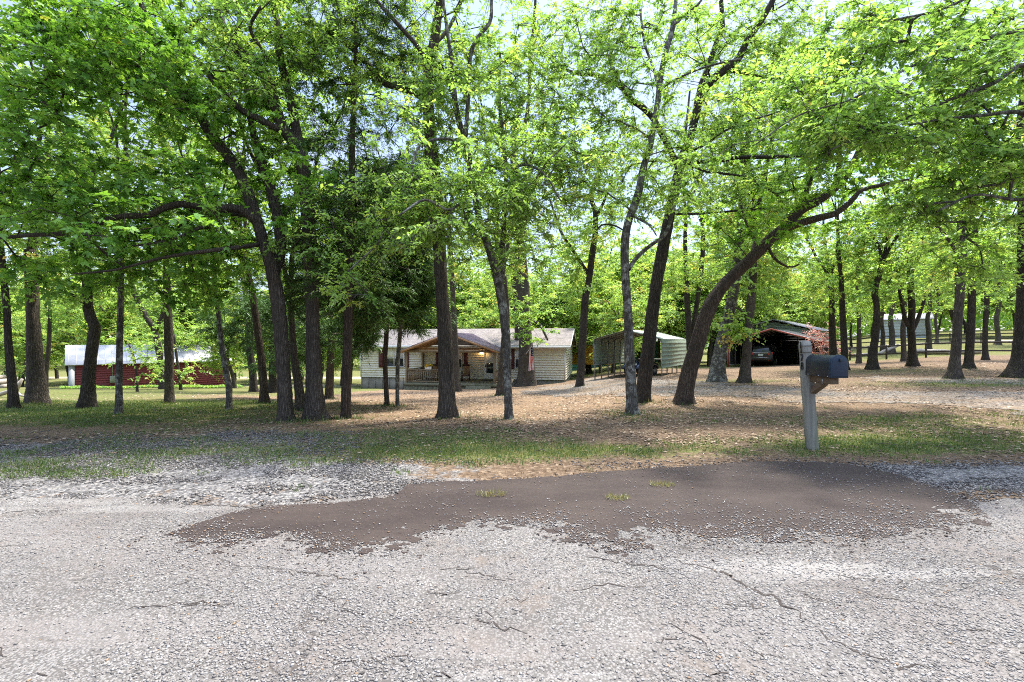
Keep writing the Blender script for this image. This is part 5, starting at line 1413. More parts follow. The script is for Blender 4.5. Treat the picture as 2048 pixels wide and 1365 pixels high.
tree('oak_tree', 'broad brown trunk standing straight in front of the timber porch', (897, 836, 36),
     [(893, 770, 30), (890, 690, 29), (885, 610, 27), (880, 520, 26), (875, 430, 25), (869, 355, 25), (863, 300, 25), (857, 230, 24), (856, 170, 22), (862, 120, 20), (872, 60, 17), (880, 0, 14), (888, -80, 9)],
     [[(858, 215, 14), (838, 192, 13, .2), (805, 178, 12, .3), (764, 164, 12, .4), (737, 130, 11, .4), (700, 95, 10, .4), (655, 60, 9, .4), (607, 38, 8, .4), (560, 0, 6, .4)],
      [(860, 140, 10), (839, 99, 9, -.3), (815, 70, 8, -.4), (791, 44, 8, -.5), (747, -5, 6, -.5)],
      [(868, 90, 9), (895, 60, 8, .3), (920, 10, 7, .5), (940, -60, 5, .6)]],
     'brown', 'elm', 250, 1.6, 3.2, 470, blobs=((700, 120, 10, 130, 90, 1., 50),))
tree('elm_tree', 'slim grey brown trunk with two forked stems right of the porch post', (1018, 839, 18),
     [(1015, 770, 17), (1013, 690, 17), (1006, 620, 18), (996, 562, 18), (985, 520, 16), (972, 480, 15), (962, 455, 15), (955, 420, 13), (945, 369, 13), (938, 320, 12), (929, 290, 12), (920, 250, 11), (911, 212, 11), (906, 160, 10), (900, 100, 8), (894, 60, 7), (885, -10, 5)],
     [[(929, 292, 9), (932, 262, 9, -.2), (936, 205, 8, -.2), (938, 154, 8, -.2), (942, 103, 8, -.2), (960, 70, 7, -.2), (980, 44, 7, -.2), (983, 8, 6, -.2), (985, -60, 4, -.2)],
      [(1000, 580, 13), (1004, 540, 13, .2), (1005, 500, 12, .3), (1007, 458, 11, .3), (1010, 400, 10, .3), (1012, 342, 10, .3), (1007, 290, 8, .3), (1003, 250, 8, .3), (998, 190, 6, .3), (1000, 110, 5, .3)],
      [(932, 310, 5), (921, 297, 5, -.5), (901, 279, 5, -.9), (867, 280, 5, -1.2), (840, 292, 4, -1.4), (827, 320, 4, -1.6), (824, 362, 3, -1.7)],
      [(950, 395, 5), (930, 400, 5, -1.), (895, 420, 4, -1.8), (850, 400, 4, -2.2), (800, 430, 3, -2.5)],
      [(1011, 350, 5, .2), (1050, 330, 5, -.4), (1090, 350, 4, -.8), (1120, 400, 3, -1.1)]],
     'grey', 'elm', 210, 1.3, 3., 540, blobs=((830, 450, 7.4, 105, 65, .7, 50), (890, 380, 7.6, 90, 55, .6, 36), (1030, 400, 8.8, 60, 40, .5, 22), (950, 180, 9, 130, 120, .8, 60), (1060, 160, 9.4, 90, 120, .8, 40), (690, 570, 7.6, 55, 60, .4, 14), (1130, 330, 9, 90, 70, .7, 30)), lkw=dict(vmean=.56))
tree('elm_tree', 'slender pale grey trunk marked with lichen, in front of the pale green carport', (1264, 829, 23),
     [(1262, 770, 20), (1259, 705, 19), (1257, 640, 18), (1253, 580, 17), (1250, 530, 17), (1250, 490, 16), (1255, 450, 15), (1265, 420, 14), (1278, 380, 14), (1285, 340, 13), (1298, 300, 13), (1308, 250, 12), (1316, 200, 12), (1322, 150, 11), (1333, 100, 10), (1345, 60, 9), (1352, 0, 7), (1358, -80, 5)],
     [[(1257, 540, 9), (1270, 520, 9, .3), (1290, 500, 9, .4), (1310, 485, 8, .4), (1325, 475, 8, .4), (1337, 455, 8, .4), (1346, 420, 8, .4), (1356, 385, 7, .4), (1362, 350, 6, .4), (1368, 320, 6, .4), (1372, 260, 5, .4), (1380, 180, 4, .4)],
      [(1262, 430, 4), (1280, 440, 4, -.3), (1300, 452, 3, -.5), (1312, 470, 2.5, -.6)],
      [(1318, 190, 6), (1308, 140, 5, .3), (1290, 90, 5, .5), (1280, 20, 4, .6)],
      [(1345, 55, 6), (1370, 30, 5, -.2), (1400, 5, 4, -.4), (1420, -40, 3, -.4)],
      [(1320, 180, 5), (1350, 160, 4, -.4), (1410, 135, 4, -.8), (1480, 118, 3, -1.)]],
     'grey', 'elm', 120, 1.2, 3.4, 420, gap=.46, blobs=((1160, 300, 9.8, 80, 120, .8, 40), (1180, 110, 9.8, 110, 130, .9, 60), (1270, 60, 10, 90, 90, .8, 34)))
tree('oak_tree', 'tall dark trunk curving right just behind the lichen marked slender trunk', (1285, 804, 27),
     [(1292, 740, 26), (1299, 680, 25), (1306, 620, 25), (1314, 560, 24), (1325, 500, 22), (1335, 450, 20), (1345, 400, 18), (1355, 350, 17), (1366, 310, 17), (1380, 280, 16), (1392, 230, 15), (1405, 190, 15), (1425, 160, 15), (1450, 140, 15), (1475, 120, 14), (1495, 80, 13), (1520, 45, 12), (1548, -5, 10), (1580, -80, 7)],
     [[(1378, 285, 13), (1388, 240, 13, .3), (1396, 200, 12, .4), (1405, 165, 12, .4), (1417, 135, 11, .4), (1430, 95, 11, .4), (1444, 55, 11, .4), (1443, 18, 9, .4), (1440, -50, 7, .4)],
      [(1357, 335, 12), (1341, 302, 11, -.1), (1325, 272, 10, -.2), (1308, 240, 10, -.2), (1285, 215, 11, -.2), (1262, 200, 11, -.2), (1240, 172, 11, -.2), (1215, 160, 10, -.2), (1190, 150, 9, -.2), (1155, 148, 7, -.2), (1110, 130, 5, -.2)],
      [(1348, 312, 6), (1371, 322, 7, -.4), (1427, 324, 7, -.8), (1471, 316, 7, -1.1), (1548, 314, 7, -1.4), (1612, 310, 6, -1.6), (1660, 300, 4, -1.7), (1720, 285, 3, -1.8)],
      [(1371, 325, 4, -.3), (1410, 343, 4, -.8), (1450, 348, 4, -1.), (1490, 355, 4, -1.1), (1525, 372, 3.5, -1.2), (1560, 395, 3, -1.2)],
      [(1346, 428, 5), (1400, 428, 4, -.5), (1450, 424, 4, -.8), (1500, 420, 3.5, -1.), (1570, 418, 3, -1.1)],
      [(1366, 310, 5, -.2), (1410, 290, 4, -.5), (1450, 262, 4, -.7), (1490, 245, 3, -.8), (1540, 230, 2.5, -.8)],
      [(1450, 140, 8), (1500, 150, 7, .4), (1550, 160, 6, .6), (1600, 150, 4, .8)]],
     'dark', 'elm', 230, 1.6, 3.6, 400, gap=.45, blobs=((1500, 370, 10, 120, 50, .8, 26), (1480, 180, 11.2, 140, 130, 1.1, 44), (1580, 90, 11.3, 120, 110, 1.1, 50), (1400, 60, 11.3, 90, 80, .9, 26)))
tree('oak_tree', 'thick trunk leaning strongly right and forking over the driveway', (1367, 807, 36),
     [(1373, 770, 31), (1382, 730, 29), (1394, 690, 28), (1405, 650, 28), (1420, 612, 28), (1440, 580, 25), (1465, 552, 23), (1490, 530, 23), (1515, 505, 22), (1543, 478, 21), (1570, 455, 20), (1595, 425, 19), (1630, 405, 18), (1660, 385, 16), (1690, 355, 15, .2), (1705, 330, 13, .3), (1722, 290, 10, .4), (1740, 230, 8, .5), (1760, 160, 6, .6)],
     [[(1566, 460, 14), (1600, 447, 14, -.2), (1640, 436, 13, -.3), (1670, 428, 11, -.4), (1700, 405, 10, -.5), (1722, 382, 8, -.5), (1765, 370, 7, -.6), (1830, 358, 5, -.7)],
      [(1605, 418, 10), (1610, 392, 10, .2), (1618, 370, 9, .3), (1625, 350, 7, .3), (1640, 325, 6, .3), (1650, 280, 4, .3)],
      [(1668, 378, 11), (1677, 345, 10, .1), (1680, 310, 8, .1), (1690, 270, 6, .1), (1700, 200, 5, .1)],
      [(1535, 488, 6), (1545, 512, 5, -.2), (1560, 526, 5, -.3), (1580, 535, 4, -.3), (1597, 530, 3, -.3)],
      [(1500, 520, 7), (1508, 480, 6, .5), (1490, 440, 5, .8), (1480, 400, 4, 1.)]],
     'red', 'oak', 190, 1.6, 3.2, 470, gap=.47, amin=.62, lkw=dict(vmean=.5), blobs=((1720, 260, 11.3, 120, 70, .8, 30), (1820, 330, 11, 110, 60, 1., 30)))

# trees standing outside the frame whose branches hang into it
tree('maple_tree', 'broad leaved tree at the left edge with dense branches hanging across the upper left corner', (-420, 905, 60),
     [(-425, 700, 50), (-420, 500, 46), (-400, 300, 40), (-380, 100, 32), (-350, -120, 24), (-330, -300, 15)],
     [[(-405, 330, 12.0, 0.6), (-300, 220, 10.0, 1.7), (-180, 150, 8.0, 1.7), (-60, 120, 6.5, 1.7), (60, 120, 5.0, 1.7), (180, 95, 4.0, 1.7), (270, 130, 3.0, 1.7), (350, 150, 2.0, 1.7)],
      [(-400, 400, 11.0, 0.6), (-280, 300, 9.0, 1.7), (-150, 230, 7.0, 1.7), (-20, 190, 5.5, 1.7), (100, 185, 4.5, 1.7), (200, 195, 3.5, 1.7), (290, 180, 2.5, 1.7)],
      [(-395, 430, 10.0, 0.6), (-280, 360, 8.0, 1.7), (-150, 330, 6.0, 1.7), (-20, 300, 4.5, 1.7), (70, 260, 3.5, 1.7), (130, 235, 2.5, 1.7)],
      [(-390, 260, 10.0, 0.6), (-250, 80, 8.0, 1.7), (-120, 0, 6.5, 1.7), (0, -20, 5.0, 1.7), (120, 10, 4.0, 1.7), (200, 20, 3.0, 1.7)],
      [(-410, 450, 9.0, 0.6), (-250, 460, 7.0, 1.7), (-100, 420, 5.0, 1.7), (10, 340, 3.5, 1.7), (60, 330, 2.5, 1.7), (100, 320, 2.0, 1.7)]],
     'brown', 'maple', 100, 1.1, 2.6, 430, gap=.42, blobs=((70, 110, 7.1, 170, 90, .9, 64), (250, 130, 7.3, 130, 70, .8, 50), (60, 270, 7.2, 120, 70, .8, 36), (330, 190, 7.4, 70, 50, .6, 20), (170, 30, 7.3, 170, 60, .8, 36), (50, 400, 7.6, 100, 50, .7, 24)))
tree('maple_tree', 'tree at the right edge with long grey branches and light green leaves reaching left', (2440, 880, 46),
     [(2440, 700, 40), (2430, 500, 36), (2410, 300, 32), (2390, 100, 26), (2380, -100, 18), (2370, -260, 10)],
     [[(2420, 330, 20), (2300, 230, 15), (2180, 160, 12), (2048, 130, 9), (1990, 165, 8), (1900, 200, 7), (1840, 225, 6), (1780, 250, 5), (1720, 275, 4), (1660, 300, 3)],
      [(2420, 380, 18), (2280, 290, 13), (2150, 250, 10), (2040, 225, 8), (1960, 232, 6), (1890, 238, 5), (1820, 250, 4)],
      [(2410, 260, 18), (2250, 120, 13), (2120, 60, 10), (2000, 70, 7), (1900, 110, 6), (1830, 130, 5), (1700, 200, 4), (1600, 230, 3), (1510, 290, 2.5)],
      [(2410, 420, 16), (2270, 400, 12), (2140, 380, 9), (2040, 400, 7), (1950, 390, 5), (1880, 420, 4)],
      [(2400, 200, 14), (2250, 40, 11), (2120, -30, 9), (1980, -20, 7), (1880, 20, 5), (1790, 40, 4)]],
     'grey', 'elm', 150, 1.1, 2.8, 440, gap=.4, lkw=dict(L=.08, W=.042, nl=14, vmean=.47, vsd=.17), blobs=((1950, 90, 6.9, 150, 110, .9, 70), (1730, 70, 7.6, 110, 80, .8, 44), (1620, 150, 8, 90, 80, .7, 26), (1830, 250, 7.1, 170, 80, .8, 60), (1680, 250, 7.3, 130, 70, .7, 45), (2000, 330, 7.2, 100, 90, .8, 55), (1880, 400, 7.6, 120, 60, .7, 40), (1960, 500, 8, 100, 50, .7, 26)))

# ------------------------------------------------------------------ middle distance, left
lk = dict(L=.12, W=.068)
tree('oak_tree', 'dark slim trunk at the far left edge of the yard', (27, 817, 17), [(25, 770, 14), (20, 720, 13), (16, 670, 12), (14, 620, 11), (8, 560, 10), (0, 480, 9)], (), 'dark', 'mid', 150, 2.1, 3.1, 660, htot=11, lkw=lk)
tree('oak_tree', 'stout grey brown trunk with broad flared foot, second from the far left', (74, 807, 33), [(73, 770, 28), (70, 730, 25), (68, 700, 24), (66, 640, 22), (64, 580, 20), (60, 500, 17)], (), 'brown', 'mid', 190, 2.6, 3.4, 650, htot=13, lkw=lk)
tree('oak_tree', 'kinked dark trunk with split foot in front of the red shed', (173, 817, 32), [(176, 770, 23), (181, 720, 19), (187, 680, 18), (190, 655, 17), (182, 635, 17), (176, 610, 16), (174, 560, 16), (172, 500, 14), (168, 420, 11)],
     [[(180, 620, 8), (160, 600, 7, -.3), (130, 585, 5, -.5), (90, 590, 4, -.6)]], 'dark', 'mid', 190, 2.1, 3., 640, htot=12, lkw=lk)
tree('oak_tree', 'thin upright grey trunk in front of the middle of the red shed', (238, 829, 14), [(238, 770, 12), (239, 700, 11), (241, 620, 10), (242, 560, 10), (243, 480, 8), (245, 400, 7)], (), 'grey', 'mid', 130, 1.7, 3.2, 620, htot=10, lkw=dict(L=.1, W=.056))
tree('oak_tree', 'straight dark trunk standing before the right part of the red shed', (340, 807, 18), [(339, 760, 15), (338, 700, 15), (336, 640, 14), (334, 590, 13), (333, 540, 12), (332, 460, 10), (330, 380, 8)], (), 'brown', 'mid', 190, 2.4, 3.4, 620, htot=13, lkw=lk)
tree('oak_tree', 'slim bent grey trunk at the right end of the red shed', (457, 821, 12), [(458, 780, 11), (452, 740, 10), (445, 700, 10), (440, 660, 9), (437, 630, 9), (431, 590, 8), (428, 540, 7)], (), 'grey', 'mid', 110, 1.7, 3.2, 620, htot=9, lkw=dict(L=.1, W=.056))
tree('oak_tree', 'thin leaning trunk just right of the stout grey brown trunk', (91, 786, 9), [(92, 740, 8), (97, 700, 7), (99, 660, 6), (100, 600, 5)], (), 'dark', 'mid', 90, 2., 3., 650, htot=8)
tree('oak_tree', 'leaning forked trunk close against the red shed wall', (326, 779, 13), [(322, 730, 11), (315, 690, 11), (308, 660, 10), (290, 630, 10), (275, 600, 9), (262, 565, 9), (258, 520, 8)], [[(310, 665, 8), (325, 630, 7), (330, 590, 6)]], 'dark', 'mid', 130, 2.6, 3.6, 700, htot=11)
tree('young_tree', 'small leafy sapling hugging the red shed between two trunks', (275, 784, 5), [(272, 740, 4), (266, 710, 4), (258, 690, 3)], (), 'dark', 'mid', 34, 1.4, .7, 770, lkw=dict(vmean=.68, ntw=4), group='saplings by the red shed')
tree('young_tree', 'second leafy sapling by the right end of the red shed wall', (362, 780, 6), [(357, 740, 5), (352, 705, 4), (348, 670, 4)], (), 'dark', 'mid', 40, 1.5, .7, 770, lkw=dict(vmean=.66, ntw=4), group='saplings by the red shed')
tree('oak_tree', 'dark trunk among cedar boughs, left of three behind the front row', (508, 784, 16), [(505, 740, 14), (500, 700, 13), (497, 640, 12), (490, 580, 11), (480, 520, 9)], (), 'dark', 'mid', 130, 2.5, 3.6, 640, htot=12)
tree('oak_tree', 'brown trunk in full shade between the cedar boughs and the front row', (529, 807, 18), [(527, 760, 15), (522, 710, 14), (515, 660, 13), (508, 610, 12), (500, 560, 10)], (), 'red', 'mid', 130, 2.2, 3.6, 610, htot=12, lkw=lk)
tree('cedar_tree', 'shaggy dark cedar behind the leftmost front trunk with low hanging boughs', (546, 786, 17), [(545, 740, 14), (545, 690, 13), (548, 640, 12), (550, 580, 10), (552, 500, 7)], (), 'dark', 'cedar', 230, 1.9, 1.3, 745, htot=9, ext=2, flat=.6, gap=.33, lkw=dict(L=.17, W=.022, tl=.6), blobs=((470, 640, 18, 70, 60, 1., 50), (560, 640, 19, 60, 70, 1., 40)))
tree('oak_tree', 'flared dark trunk half hidden between the two thick front trunks', (604, 821, 24), [(598, 780, 17), (592, 740, 15), (587, 700, 14), (584, 650, 12), (580, 580, 11)], (), 'brown', 'mid', 120, 2., 3.6, 560, htot=11, lkw=lk)
tree('cedar_tree', 'smaller cedar with short grey trunk left of the tall straight cedar', (657, 798, 16), [(660, 750, 14), (662, 700, 13), (663, 640, 11), (664, 580, 9), (664, 500, 7)], (), 'red', 'cedar', 190, 1.5, 1.9, 690, htot=10, ext=1, flat=.5, gap=.34, lkw=dict(L=.15, W=.018, tl=.55), blobs=((620, 680, 14.5, 60, 45, .8, 36), (700, 650, 15, 60, 60, .8, 36)))
tree('cedar_tree', 'left of two thin cedars in front of the double window', (775, 812, 11), [(772, 770, 10), (770, 720, 9), (772, 680, 9), (774, 640, 8), (775, 600, 7), (772, 540, 5), (772, 470, 4), (774, 400, 3)], (), 'red', 'cedar', 190, 1.3, 2.6, 655, flat=.55, gap=.3, lkw=dict(L=.2, W=.02), blobs=((735, 560, 13.8, 60, 90, .8, 60), (760, 420, 14, 70, 100, .8, 60), (720, 650, 14, 45, 35, .5, 14)))
tree('cedar_tree', 'right of two thin cedars in front of the double window', (795, 813, 9), [(795, 770, 8), (796, 720, 8), (799, 680, 8), (802, 640, 7), (803, 600, 6), (802, 530, 5), (800, 460, 4), (798, 380, 3)], (), 'grey', 'cedar', 190, 1.3, 2.6, 650, flat=.55, gap=.3, lkw=dict(L=.2, W=.02), blobs=((820, 580, 13.6, 45, 90, .7, 60), (800, 450, 13.8, 50, 90, .7, 50), (830, 370, 14, 40, 60, .7, 24)))
tree('oak_tree', 'trunk hidden behind the broad porch trunk, its foot showing at the right', (914, 784, 17), [(911, 720, 14), (908, 650, 12), (905, 580, 11), (900, 500, 10), (897, 420, 8)], (), 'brown', 'mid', 120, 2.1, 4.4, 560, htot=13)
tree('oak_tree', 'grey trunk by the porch corner partly behind the slim forked trunk', (1001, 791, 20), [(1006, 740, 18), (1010, 690, 16), (1012, 640, 14), (1010, 590, 12), (1006, 530, 10)], (), 'brown', 'mid', 130, 2.2, 4.4, 600, htot=13)
tree('oak_tree', 'stout trunk carrying the flag against the house front', (1053, 773, 36), [(1052, 735, 31), (1051, 690, 29), (1049, 640, 27), (1045, 560, 24), (1040, 500, 22), (1033, 445, 21), (1030, 380, 19), (1029, 325, 17), (1032, 250, 13), (1045, 190, 10)],
     [[(1040, 490, 16), (1050, 430, 15, .4), (1058, 380, 14, .6), (1077, 355, 12, .8), (1095, 330, 10, 1.), (1120, 300, 8, 1.2)], [(1043, 270, 8), (1055, 222, 8), (1061, 120, 7), (1070, 20, 6), (1072, -60, 5)],
      [(1049, 650, 7), (1062, 640, 6, -1), (1080, 650, 5, -1.6), (1095, 680, 4, -2)]], 'brown', 'mid', 230, 3.2, 4.6, 660, lkw=dict(L=.17, W=.09), blobs=((1065, 640, 28, 45, 50, 1., 30),))
tree('oak_tree', 'second trunk beside the flag trunk touching the house wall', (1038, 770, 18), [(1037, 730, 16), (1036, 680, 14), (1034, 620, 13), (1028, 560, 11), (1020, 500, 9)], (), 'brown', 'mid', 110, 2.6, 5., 640, htot=13)
tree('oak_tree', 'dark slim forked trunk between the house corner and the pale green carport', (1160, 773, 17), [(1163, 720, 15), (1167, 660, 14), (1170, 600, 14), (1178, 560, 13), (1184, 510, 13), (1190, 470, 11), (1191, 440, 10), (1190, 420, 9), (1182, 395, 8), (1195, 350, 7), (1215, 320, 6), (1235, 290, 5)],
     [[(1180, 555, 8), (1165, 530, 7), (1145, 500, 7), (1125, 470, 6), (1115, 445, 5), (1100, 400, 4)], [(1192, 437, 6), (1205, 410, 6), (1215, 385, 5), (1225, 350, 4)], [(1190, 465, 5), (1205, 450, 4), (1230, 452, 4), (1260, 470, 3)]], 'dark', 'mid', 190, 2.1, 4., 600, gap=.46, lkw=dict(vmean=.6))

# ------------------------------------------------------------------ middle distance, right
tree('oak_tree', 'broad grey oak trunk with wide flared foot behind the leaning trunk', (1433, 764, 30), [(1438, 720, 24), (1445, 680, 22), (1455, 640, 22), (1463, 600, 21), (1470, 560, 20), (1478, 500, 18), (1482, 450, 15), (1485, 400, 13), (1490, 330, 10)], [[(1478, 520, 8), (1500, 480, 7), (1530, 450, 6), (1560, 440, 5)], [(1478, 505, 8), (1455, 470, 7), (1430, 450, 6), (1400, 440, 5)]], 'grey', 'mid', 230, 2.5, 4., 560, htot=13, lkw=dict(vmean=.6))
tree('oak_tree', 'mossy brown trunk directly left of the parked black SUV', (1487, 766, 22), [(1492, 720, 18), (1497, 660, 16), (1501, 610, 16), (1505, 560, 14), (1508, 500, 12), (1510, 440, 10)], [[(1500, 640, 5), (1480, 620, 4), (1455, 610, 3)]], 'brown', 'mid', 190, 2.3, 3.6, 640, htot=12, lkw=dict(vmean=.6), blobs=((1470, 650, 17.5, 50, 35, .7, 16),))
tree('oak_tree', 'pair of thin dark stems rising between the pale green carport and the leaning trunk', (1383, 740, 17), [(1381, 700, 15), (1377, 650, 12), (1374, 590, 10), (1372, 550, 9), (1370, 480, 8), (1372, 420, 6)], [[(1382, 705, 10), (1388, 650, 10), (1395, 600, 9), (1402, 550, 9), (1406, 480, 8), (1400, 400, 6)]], 'dark', 'mid', 190, 2.6, 4., 620, d=26.5, htot=13, lkw=dict(vmean=.62))
tree('oak_tree', 'brown trunk standing on the right lawn between two gravel tracks', (1908, 758, 25), [(1911, 720, 17), (1914, 680, 16), (1916, 640, 15), (1919, 600, 15), (1921, 540, 16), (1923, 480, 15), (1924, 400, 12), (1924, 320, 9)], [[(1922, 520, 7), (1890, 470, 6), (1860, 440, 5)], [(1923, 500, 7), (1950, 460, 6), (1985, 440, 5)]], 'brown', 'mid', 200, 2.2, 3.4, 620, htot=12, lkw=dict(L=.12, W=.068))
tree('oak_tree', 'dark trunk immediately behind the brown trunk on the right lawn', (1937, 738, 18), [(1939, 700, 14), (1941, 660, 13), (1943, 620, 12), (1944, 560, 11), (1946, 480, 9)], (), 'dark', 'mid', 150, 2.4, 3.6, 620, d=21, htot=11)
tree('oak_tree', 'thin dark trunk beside the rail fence near the right edge', (1972, 720, 11), [(1970, 690, 9), (1971, 650, 8), (1973, 610, 8), (1974, 560, 7)], (), 'dark', 'mid', 110, 2.5, 3.4, 640, d=30, htot=9)
tree('oak_tree', 'large dark trunk cut by the right picture edge', (2036, 755, 36), [(2042, 710, 28), (2047, 650, 25), (2050, 580, 23), (2050, 500, 21), (2050, 420, 20), (2048, 350, 20), (2045, 280, 18), (2048, 200, 15), (2060, 100, 12), (2070, 0, 9)], [[(2050, 372, 8), (2020, 350, 7), (1995, 340, 6), (1960, 330, 5)], [(2048, 300, 9), (2010, 250, 8), (1970, 210, 7), (1930, 150, 5)]], 'dark', 'mid', 230, 2.2, 3.6, 600, lkw=dict(L=.12, W=.068))
tree('oak_tree', 'kinked dark trunk in front of the rail fence right of the mailbox', (1744, 731, 18), [(1747, 700, 13), (1751, 670, 12), (1753, 640, 12), (1753, 610, 11), (1749, 590, 11), (1752, 570, 10), (1758, 550, 9), (1765, 520, 8)], (), 'dark', 'mid', 170, 2.4, 3.6, 620, d=24, htot=11)
tree('oak_tree', 'dark trunk splitting low into three stems before the rail fence', (1826, 727, 17), [(1825, 700, 13), (1823, 670, 13), (1822, 655, 13), (1824, 620, 12), (1822, 580, 11), (1820, 540, 10)], [[(1824, 663, 9), (1835, 640, 7), (1842, 620, 6), (1850, 595, 5), (1860, 560, 4)], [(1822, 660, 8), (1811, 640, 7), (1805, 615, 6), (1798, 580, 5)]], 'dark', 'mid', 170, 2.4, 3.2, 620, d=25, htot=10)
tree('oak_tree', 'slim trunk at the fence line just left of the three stemmed tree', (1808, 718, 10), [(1807, 690, 9), (1806, 660, 9), (1809, 630, 7), (1808, 600, 7), (1800, 570, 5)], (), 'brown', 'mid', 110, 2.4, 3.6, 640, d=33, htot=9)
tree('oak_tree', 'left of two dark trunks rising directly behind the mailbox', (1668, 722, 16), [(1666, 690, 13), (1664, 650, 11), (1664, 600, 9), (1660, 560, 8)], (), 'dark', 'mid', 150, 2.6, 3.2, 660, d=28, htot=11, lkw=dict(vmean=.6))
tree('oak_tree', 'right of two dark trunks rising directly behind the mailbox', (1690, 732, 15), [(1688, 690, 12), (1686, 650, 11), (1684, 600, 9), (1682, 550, 8)], (), 'dark', 'mid', 150, 2.4, 3., 660, d=25, htot=11, lkw=dict(vmean=.6))
tree('oak_tree', 'thin trunk with pale fork at the fence between mailbox and kinked trunk', (1718, 720, 9), [(1718, 690, 8), (1718, 650, 7), (1717, 610, 6), (1712, 560, 5)], (), 'brown', 'mid', 120, 2.6, 3., 660, d=34, htot=10)
tree('pink_shrub', 'pink leaved ornamental shrub at the right side of the red trimmed carport', (1652, 716, 5), [(1652, 700, 4), (1650, 680, 3), (1648, 665, 2)], [[(1652, 705, 3), (1640, 680, 2)], [(1652, 705, 3), (1664, 680, 2)]], 'dark', 'mid', 64, 1.1, .7, 715, d=33, mat=PINK, cat='shrub', lkw=dict(L=.11, W=.06, vmean=.5, vsd=.3), gap=.2)
for px, d, w, lab in ((1765, 47, 9, 'left of the slim trunks standing between the two rail fences'), (1783, 45, 11, 'crooked trunk between the rail fences behind the crooked bleached log'), (1857, 46, 10, 'leaning trunk between the rail fences behind the long fallen log'),
                      (1873, 58, 6, 'pale thin trunk beyond the second rail fence'), (1995, 49, 10, 'trunk standing between the rail fences near the right edge')):
    tree('oak_tree', lab, (px, 700, w), [(px + 1, 670, w * .8), (px - 2, 640, w * .75), (px + 3, 610, w * .7), (px + 2, 570, w * .6)], (), 'brown', 'mid', 110, 3., 4., 640, d=d, htot=11, lkw=dict(L=.2, W=.11, vmean=.55))

# ------------------------------------------------------------------ the woods behind: individual trees from a few grown patterns
def pattern(k, hgt, R, zl, n, lean, spk):
    global TREE
    TREE = Tree((0, 0, 0))
    pts = [(0, 0, -.5)]; c = np.zeros(3); dd = np.array([lean, 0, 1.])
    r0 = .17 + .02 * k
    for j in range(7):
        dd = dd + rng.normal(size=3) * (.12, .12, .02); dd /= np.linalg.norm(dd); c = c + dd * hgt * .6 / 7; pts.append(c.copy())
    TREE.limb(pts, np.linspace(r0, r0 * .5, 8), 8, True, .4)
    TREE.extend(hgt, 4, .7)
    for j in range(4):
        a = rng.random() * 6.28; z0 = hgt * (.28 + .08 * j); p = np.array([np.interp(z0, [q[2] for q in pts], [q[0] for q in pts]), np.interp(z0, [q[2] for q in pts], [q[1] for q in pts]), z0])
        e = np.array([np.cos(a), np.sin(a), .55]); TREE.limb([p, p + e * 1.2, p + e * 2.4 + (0, 0, .2), p + e * 3.4 + (0, 0, .7)], [.07, .055, .04, .02], 6, False, .4)
    m = n * 6
    pts_ = np.concatenate([Q for Q, r in TREE.limbs]); pts_ = pts_[pts_[:, 2] > zl - .8]
    cc = pts_[rng.integers(0, len(pts_), m)]; o = rng.normal(size=(m, 3)); o /= np.linalg.norm(o, axis=1)[:, None]; o *= (.3 + .7 * rng.random((m, 1)) ** .6) * R; o[:, 2] *= .75
    T = cc + o; T = T[(T[:, 2] > zl) & (fbm(T[:, 0] * .6 + 50, T[:, 1] * .6 + T[:, 2] * .8 + 90, 70 + k, 3) > .43)][:n]
    tips, dirs = TREE.grow(T, .007, .5, .6)
    Q, v, a, b = spray(tips, dirs, 6, 11, .95, spk, spk * .58, .3, .68, .17)
    prisms(TREE.mb, a, b, np.full(len(a), .01), np.full(len(a), .004), 3)
    root = thing('woodland_tree', 'x', 'tree', (0, 0, 0))
    tr = TREE.mb.build('trunk', BARK['dark' if k % 2 else 'brown'], root, True); cr = leaf_obj('crown', [(Q, v)], LEAF, root, np.zeros(3))
    return root, tr, cr
PAT = [pattern(0, 12, 2.5, 3.4, 300, .05, .19), pattern(1, 13.5, 2.7, 4., 300, -.12, .19), pattern(2, 10.5, 2.3, 2.6, 280, .15, .18), pattern(3, 15, 2.8, 4.4, 330, 0., .2), pattern(4, 8., 2.2, 1.3, 240, .06, .17)]
used_first = [False] * 5
def put(k, x, y, s, rz, label, group):
    root, tr, cr = PAT[k]
    if not used_first[k]: o = root; used_first[k] = True
    else:
        o = root.copy(); COL.objects.link(o)
        for c_ in (tr, cr):
            q = c_.copy(); COL.objects.link(q); q.parent = o
    o.location = (x, y, float(gz(x, y)) - .05); o.rotation_euler = (0, 0, rz); o.scale = (s, s, s * (.95 + .1 * rng.random()))
    tag(o, label, 'tree', group)
zones = [   # px range, depth range, count, label, group
    (-120, 330, 50, 66, 13, 'leafy woodland tree in the open field behind the red shed', 'trees behind the red shed'),
    (330, 720, 47, 64, 13, 'bright green woodland tree behind the gap between red shed and house', 'trees between red shed and house'),
    (720, 1150, 46, 60, 17, 'yellow green sunlit tree rising behind the house roof', 'trees behind the house roof'),
    (1150, 1470, 42, 58, 14, 'bright sunlit tree behind the pale green carport', 'trees behind the pale green carport'),
    (1470, 1720, 52, 64, 9, 'tree rising behind the red trimmed carport and metal barn', 'trees behind the red trimmed carport'),
    (1720, 2160, 62, 82, 15, 'tree on the slope beyond the two rail fences', 'trees beyond the rail fences')]
rz = np.random.default_rng(5)
